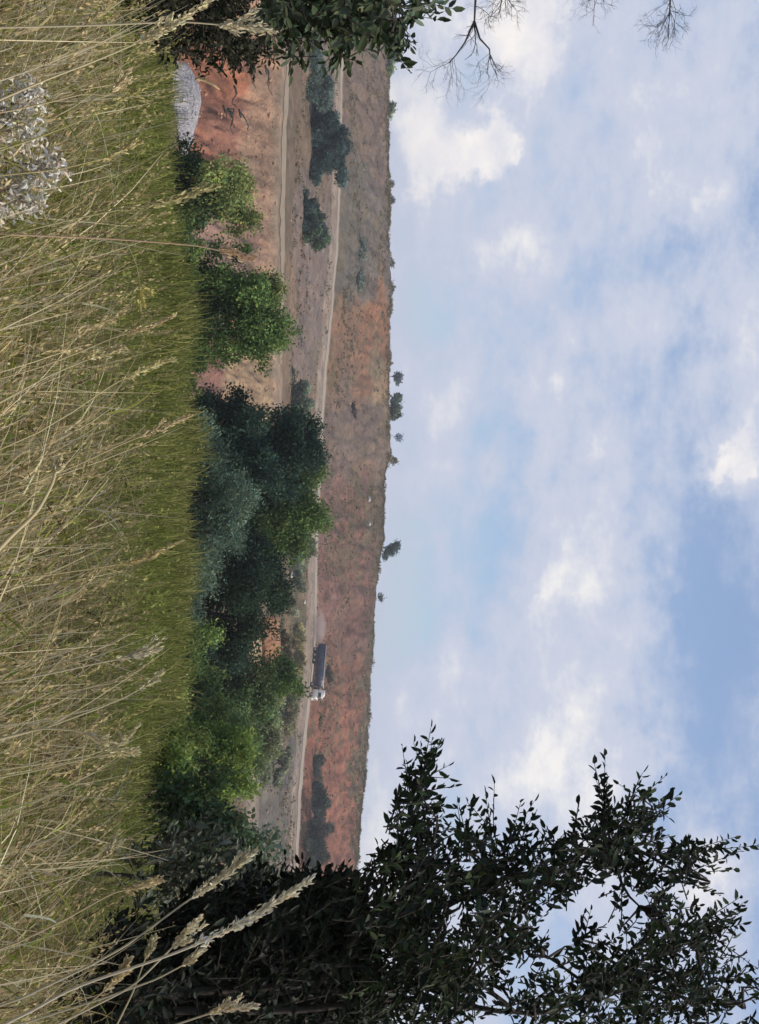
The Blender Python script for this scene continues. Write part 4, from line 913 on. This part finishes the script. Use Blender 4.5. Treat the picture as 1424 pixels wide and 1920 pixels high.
# pale dried leafy plants at the bottom left
M_PALE = mat_leaf("pale_dried_leaf", .2, .8, .1)
def pale_plant(label, spots, Y):
    c = pix(np.mean([a for a, b, r in spots]), np.mean([b for a, b, r in spots]), Y); b0 = np.array([c[0], c[1], hz(c[0], c[1])])
    root = empty("dried_plant", b0, label, "dried plant", "pale dried plants at the left"); lm = Mesh(); sm = Mesh()
    for a, b, r in spots:
        cc_ = pix(a, b, Y); rr = r * Y / FOC; n = 130
        C = cc_ + rng.normal(0, .62, (n, 3)) * rr; ln_ = rng.uniform(.008, .024, n)
        ovals(lm, C - b0, rnd_dir(n), unit(rnd_dir(n) + [0, -.4, .6]), ln_, ln_ * .42, vary(lin(232, 220, 202), n, .2, .03), .7)
        sm.tube(curve(b0 + rng.normal(0, .03, 3) * [1, 1, 0], cc_, 6, .08) - b0, np.linspace(.004, .0015, 6), 5, lin(150, 130, 110))
        for _ in range(10): sm.tube(curve(cc_, C[rng.integers(n)], 4, .1) - b0, np.linspace(.0016, .0007, 4), 4, lin(160, 146, 126))
    lm.build("leaves", M_PALE, root); sm.build("stem", M_PALE, root)
pale_plant("white-leaved dried plant in the bottom left corner nearest the edge", [(20, 190, 34), (40, 225, 34), (10, 240, 26), (62, 180, 24), (50, 255, 20)], 3.0)
pale_plant("white-leaved dried plant right of the corner one, on the lower edge", [(30, 350, 34), (55, 320, 28), (15, 385, 26), (75, 335, 24), (60, 380, 22), (100, 310, 18)], 3.1)

# ------------------------------------------------------------------ near leafy trees
def leafy(name, label, Y, masses, rootpx, cols, twigs_per=60, leaf=.052, seed=0, cat="tree", spread=.35, upb=(-.55, .0, .55), limbs=(), holes=(), tips=(), trunk_r=.022, mat=None, skel=None):
    """masses: (px, py, r_up, r_side, weight, dY); each is filled with leafy twigs springing from limbs"""
    s = Y / FOC; b = pix(rootpx[0], rootpx[1], Y); b0 = np.array([b[0], b[1], hz(b[0], b[1]) - .05])
    root = empty(name, b0, label, cat); lm = Mesh(); tm = Mesh(); upb = np.asarray(upb, float)
    T0, TD, TL = [], [], []; SK = []
    for ln_s in (skel or [[rootpx, (masses[0][0], masses[0][1])]]):
        Ps = np.concatenate([[b0], np.array([pix(a_, c_, Y + .15) for a_, c_ in ln_s[1:]])]); tpar = np.linspace(0, 1, len(Ps)); tf = np.linspace(0, 1, 30)
        Ps = np.stack([np.interp(tf, tpar, Ps[:, i_]) for i_ in range(3)], 1) + np.cumsum(rng.normal(0, .006, (30, 3)), 0)
        tm.tube(Ps - b0, np.linspace(trunk_r, trunk_r * .25, 30), 7); SK.append(Ps[4:])
    SK = np.concatenate(SK)
    for mi, (px, py, ru, rs, wgt, dY) in enumerate(masses):
        n = int(twigs_per * wgt * (ru * rs) / 3600.0) + 2
        a = rng.uniform(0, 2 * np.pi, n); r_ = rng.random(n) ** .5
        X_ = px + np.sin(a) * r_ * ru; Yv = py + np.cos(a) * r_ * rs
        ok = np.ones(n, bool)
        for (hx, hy, h1, h2) in holes: ok &= ((X_ - hx) / h1) ** 2 + ((Yv - hy) / h2) ** 2 > 1
        X_, Yv = X_[ok], Yv[ok]; n = len(X_)
        if n == 0: continue
        p = pix(X_, Yv, Y + dY + rng.normal(0, spread, n))
        T0.append(p); TD.append(unit(rng.normal(0, .55, (n, 3)) + upb)); TL.append(rng.uniform(.09, .19, n)); T0[-1] = p - TD[-1] * TL[-1][:, None] * .5
        c = pix(px, py, Y + dY); sk = SK[np.argmin(np.linalg.norm(SK - c - [0, 0, .25], axis=1))]; tm.tube(curve(sk, c, 6, .05) - b0, np.linspace(.011, .004, 6), 5)
        for _ in range(5):
            e_ = p[rng.integers(n)]; tm.tube(curve(c, e_, 5, .08) - b0, np.linspace(.008, .003, 5), 4)
    for (ax, ay, bx_, by_, k) in tips:                       # long leading shoots that stand out against the sky
        for _ in range(k):
            A = pix(ax + rng.normal(0, 6), ay + rng.normal(0, 6), Y + rng.normal(0, .1)); B_ = pix(bx_ + rng.normal(0, 7), by_ + rng.normal(0, 7), Y + rng.normal(0, .15))
            T0.append(A[None]); TD.append(unit(B_ - A)[None]); TL.append(np.array([np.linalg.norm(B_ - A)]))
    T0 = np.concatenate(T0); TD = np.concatenate(TD); TL = np.concatenate(TL)
    for p, d, l in zip(T0, TD, TL):
        k = max(7, int(l / .019)); t = np.linspace(.08, 1, k); bend = rng.normal(0, .12, 3)
        C = p + d * (t * l)[:, None] + bend * (t ** 2 * l)[:, None]
        tm.tube(np.array([p - b0, C[k // 2] - b0, C[-1] - b0]), [.0028, .002, .001], 4, cap=False)
        side = unit(np.cross(d, rng.normal(0, 1, 3)))
        sgn = np.where(np.arange(k) % 2 == 0, 1, -1)[:, None]
        D = unit(d * .75 + side * sgn * .8 + rng.normal(0, .28, (k, 3))); D[-1] = d
        ll = leaf * rng.uniform(.5, 1.2, k) * (1 - .25 * t)
        ovals(lm, C - b0, D, unit(rnd_dir(k) + [0, -.5, .7]), ll, ll * rng.uniform(.36, .5, k), vary(cols[rng.integers(len(cols))], k, .25, .08), .2)
    tag(lm.build("leaves", mat or M_LEAFD, root), kind="stuff"); tag(tm.build("branches", M_BARK, root), kind="stuff")
    return root
ND = [lin(34, 46, 30), lin(46, 60, 34), lin(30, 40, 30)]
leafy("leafy_tree", "dark oval-leaved tree silhouetted against the sky on the right", 5.2,
  [(740, 1700, 75, 110, 1.81, 0), (830, 1720, 90, 110, 1.57, 0), (800, 1620, 70, 70, 1.13, 0), (780, 1550, 50, 60, 0.94, 0), (785, 1480, 40, 50, 0.72, 0), (900, 1620, 70, 60, 1.00, 0),
   (960, 1640, 70, 60, 1.10, 0), (1030, 1640, 60, 60, 1.20, 0), (1100, 1600, 60, 60, 1.20, 0), (1150, 1580, 50, 60, 1.20, 0), (1180, 1600, 60, 55, 1.00, 0), (1200, 1540, 40, 50, 0.60, 0),
   (960, 1730, 60, 60, 1.20, 0), (880, 1830, 90, 80, 1.10, 0), (780, 1850, 110, 90, 1.69, 0.2), (720, 1830, 80, 110, 1.81, 0.3), (1000, 1880, 60, 60, 0.91, 0), (1100, 1860, 90, 80, 1.20, 0), (1200, 1820, 70, 80, 1.31, 0), (1270, 1760, 60, 70, 1.10, 0),
   (1320, 1800, 60, 90, 0.91, 0), (1250, 1880, 80, 60, 1.20, 0), (1200, 1700, 60, 50, 0.81, 0), (1290, 1640, 40, 40, 0.51, 0), (1380, 1880, 50, 60, 0.60, 0), (1080, 1760, 60, 40, 0.51, .3), (1020, 1790, 60, 50, 0.45, .4)],
  (300, 1900), ND, 28, .055, skel=[[(300, 1900), (500, 1900), (760, 1880), (1000, 1900), (1220, 1850)], [(300, 1900), (560, 1870), (740, 1760), (960, 1660), (1160, 1590)], [(300, 1900), (600, 1850), (720, 1700), (780, 1520)]], tips=[(790, 1490, 805, 1392, 4), (770, 1500, 752, 1435, 3), (800, 1460, 828, 1395, 2), (930, 1600, 915, 1490, 3), (940, 1600, 990, 1530, 4), (960, 1610, 1000, 1540, 2),
   (1130, 1560, 1140, 1445, 4), (1150, 1560, 1215, 1462, 3), (1170, 1570, 1258, 1512, 4), (1080, 1580, 1075, 1525, 2), (1220, 1610, 1400, 1590, 3), (1220, 1640, 1370, 1655, 3), (1250, 1600, 1300, 1572, 2), (1300, 1750, 1410, 1715, 3),
   (1300, 1740, 1370, 1700, 2), (1340, 1840, 1424, 1830, 3), (870, 1600, 868, 1520, 3), (1050, 1600, 1020, 1545, 2)],
  holes=[(1110, 1700, 40, 34), (1045, 1760, 42, 28), (985, 1812, 36, 24), (1330, 1690, 50, 40)], spread=.28)
leafy("leafy_shrub", "dense nearly black leafy shrub filling the lower right corner beneath the tree", 5.8,
  [(600, 1760, 80, 110, 2.0, 0), (520, 1800, 90, 120, 2.0, 0), (430, 1850, 100, 120, 2.0, 0), (620, 1870, 90, 90, 2.0, 0), (560, 1700, 60, 60, 1.4, 0), (640, 1690, 46, 46, 1.2, 0),
   (480, 1730, 80, 80, 1.6, .2), (380, 1760, 80, 100, 1.6, .2), (330, 1870, 80, 100, 1.6, 0), (650, 1800, 50, 100, 1.6, .3), (260, 1900, 70, 110, 1.8, -.3), (240, 1800, 60, 80, 1.3, -.2), (180, 1900, 60, 90, 1.5, -.3)],
  (150, 1850), [lin(26, 32, 24), lin(32, 40, 28)], 60, .062, tips=[(620, 1690, 690, 1635, 3), (600, 1700, 640, 1632, 2), (560, 1690, 560, 1640, 2), (590, 1680, 600, 1630, 2)], spread=.35, cat="shrub")
leafy("leafy_shrub", "grey-green leafy sprigs left of the black shrub, over the right end of the scree", 7.5,
  [(420, 1640, 70, 60, 1.1, 0), (360, 1620, 80, 60, 1.1, 0), (470, 1660, 50, 40, .9, 0), (300, 1640, 70, 70, 1.0, 0), (350, 1560, 60, 50, .7, 0), (500, 1650, 30, 30, .6, 0)],
  (150, 1640), [lin(78, 86, 72), lin(98, 104, 92), lin(56, 66, 46)], 40, .075, cat="shrub", spread=.3)
leafy("leafy_shrub", "grey-green oval-leaved branch hanging into the upper left edge", 5.5,
  [(560, 20, 60, 50, 1.3, 0), (620, 40, 60, 50, 1.3, 0), (690, 30, 60, 50, 1.3, 0), (650, 90, 40, 26, .8, 0), (560, 80, 40, 30, .8, 0), (740, 40, 40, 36, 1.0, 0), (600, -40, 120, 60, 1.5, 0), (700, -40, 80, 50, 1.2, 0)],
  (100, -120), [lin(84, 94, 76), lin(56, 70, 46), lin(72, 84, 60)], 30, .070, cat="shrub", upb=(.6, 0, .15), tips=[(760, 20, 830, 12, 3), (740, 40, 770, 85, 2), (700, 60, 745, 100, 2), (640, 90, 600, 125, 2), (760, 0, 860, 8, 2)], spread=.22)
leafy("leafy_shrub", "dark twiggy shrub at the left edge under the hanging branch", 9.0,
  [(440, 30, 90, 60, 1.6, 0), (350, 40, 80, 50, 1.6, 0), (270, 20, 60, 40, 1.2, 0), (420, 90, 80, 30, 1.2, 0), (500, 70, 50, 40, 1.1, 0), (350, -40, 150, 60, 1.6, 0), (330, 95, 50, 22, .9, 0)],
  (150, -60), [lin(38, 44, 26), lin(46, 48, 30), lin(34, 40, 28)], 60, .06, cat="shrub", upb=(.5, 0, .1), tips=[(430, 95, 445, 150, 4), (400, 100, 410, 145, 3), (460, 95, 480, 135, 3), (370, 100, 372, 128, 2)], spread=.4)

# bare tree reaching in from the left
tb = pix(300, -420, 10.0); tb0 = np.array([tb[0], tb[1], hz(tb[0], tb[1]) - .1])
bt = empty("bare_tree", tb0, "leafless grey tree whose fine twigs reach in from the left against the sky", "tree")
tr2 = Mesh(); P = np.array([tb0, pix(500, -430, 10), pix(800, -410, 10), pix(1100, -400, 10), pix(1400, -380, 10)]); tr2.tube(P - tb0, [.11, .09, .07, .05, .02], 8); tr2.build("trunk", M_TWIG, bt)
def limb(line, r0, depth, parent, nb=8):
    m = Mesh()
    def grow(p, d, l, r, k):
        n = 5; pts = [p]
        for _ in range(n): d = unit(d + rng.normal(0, .16, 3) * [1, .6, 1]); pts.append(pts[-1] + d * l / n)
        pts = np.array(pts); m.tube(pts - tb0, np.linspace(r, r * .55, n + 1), 4, cap=False)
        if k > 0:
            for _ in range(3):
                i_ = rng.integers(2, n + 1); a = unit(d + rng.normal(0, .65, 3) * [1, .6, 1]); grow(pts[i_], a, l * rng.uniform(.5, .75), r * .6, k - 1)
    L_ = np.array([pix(a, b, 10 + c) for a, b, c in line]); m.tube(L_ - tb0, np.linspace(r0, r0 * .45, len(L_)), 6)
    for _ in range(nb):
        i_ = rng.uniform(len(L_) * .55, len(L_) - 1.01); a = int(i_); p = L_[a] + (L_[a + 1] - L_[a]) * (i_ - a); d = unit(L_[a + 1] - L_[a])
        grow(p, unit(d + rng.normal(0, .45, 3) * [1, .5, 1]), rng.uniform(.10, .22), r0 * .22, depth + 1)
    grow(L_[-1], unit(L_[-1] - L_[-2]), .16, r0 * .3, depth + 1)
    m.build("branch", M_TWIG, parent)
limb([(900, -410, 0), (905, -200, 0), (893, -20, 0), (890, 40, 0)], .016, 1, bt, 4)
limb([(890, 40, 0), (872, 80, 0), (855, 104, 0), (842, 118, 0)], .009, 2, bt, 6)
limb([(890, 40, 0), (900, 72, 0), (918, 92, 0), (920, 112, 0)], .009, 2, bt, 7)
limb([(1000, -405, 0), (980, -150, 0), (950, -30, 0), (940, 5, 0)], .012, 2, bt, 9)
limb([(1290, -390, 0), (1275, -150, 0), (1258, -20, 0), (1256, 30, 0)], .012, 2, bt, 12)
limb([(1150, -400, 0), (1130, -150, 0), (1120, -60, 0), (1118, -16, 0)], .010, 2, bt, 6)

# ------------------------------------------------------------------ air
bm = bmesh.new(); bmesh.ops.create_cube(bm, size=1); me = bpy.data.meshes.new("haze"); bm.to_mesh(me); bm.free()
me.vertices.foreach_set("co", (np.array([v.co[:] for v in me.vertices]) * [19600, 3500, 62] + [0, 1500, -9]).astype(np.float32).ravel())
hm_, ht, ho = mat_new("haze_air"); hv = ht.nodes.new("ShaderNodeVolumePrincipled"); hv.inputs["Color"].default_value = (.86, .92, 1.0, 1); hv.inputs["Density"].default_value = .00032
hv.inputs["Anisotropy"].default_value = .2
ht.links.new(hv.outputs[0], ho.inputs["Volume"]); me.materials.append(hm_)
haze = bpy.data.objects.new("haze", me); sc.collection.objects.link(haze); tag(haze, kind="stuff")
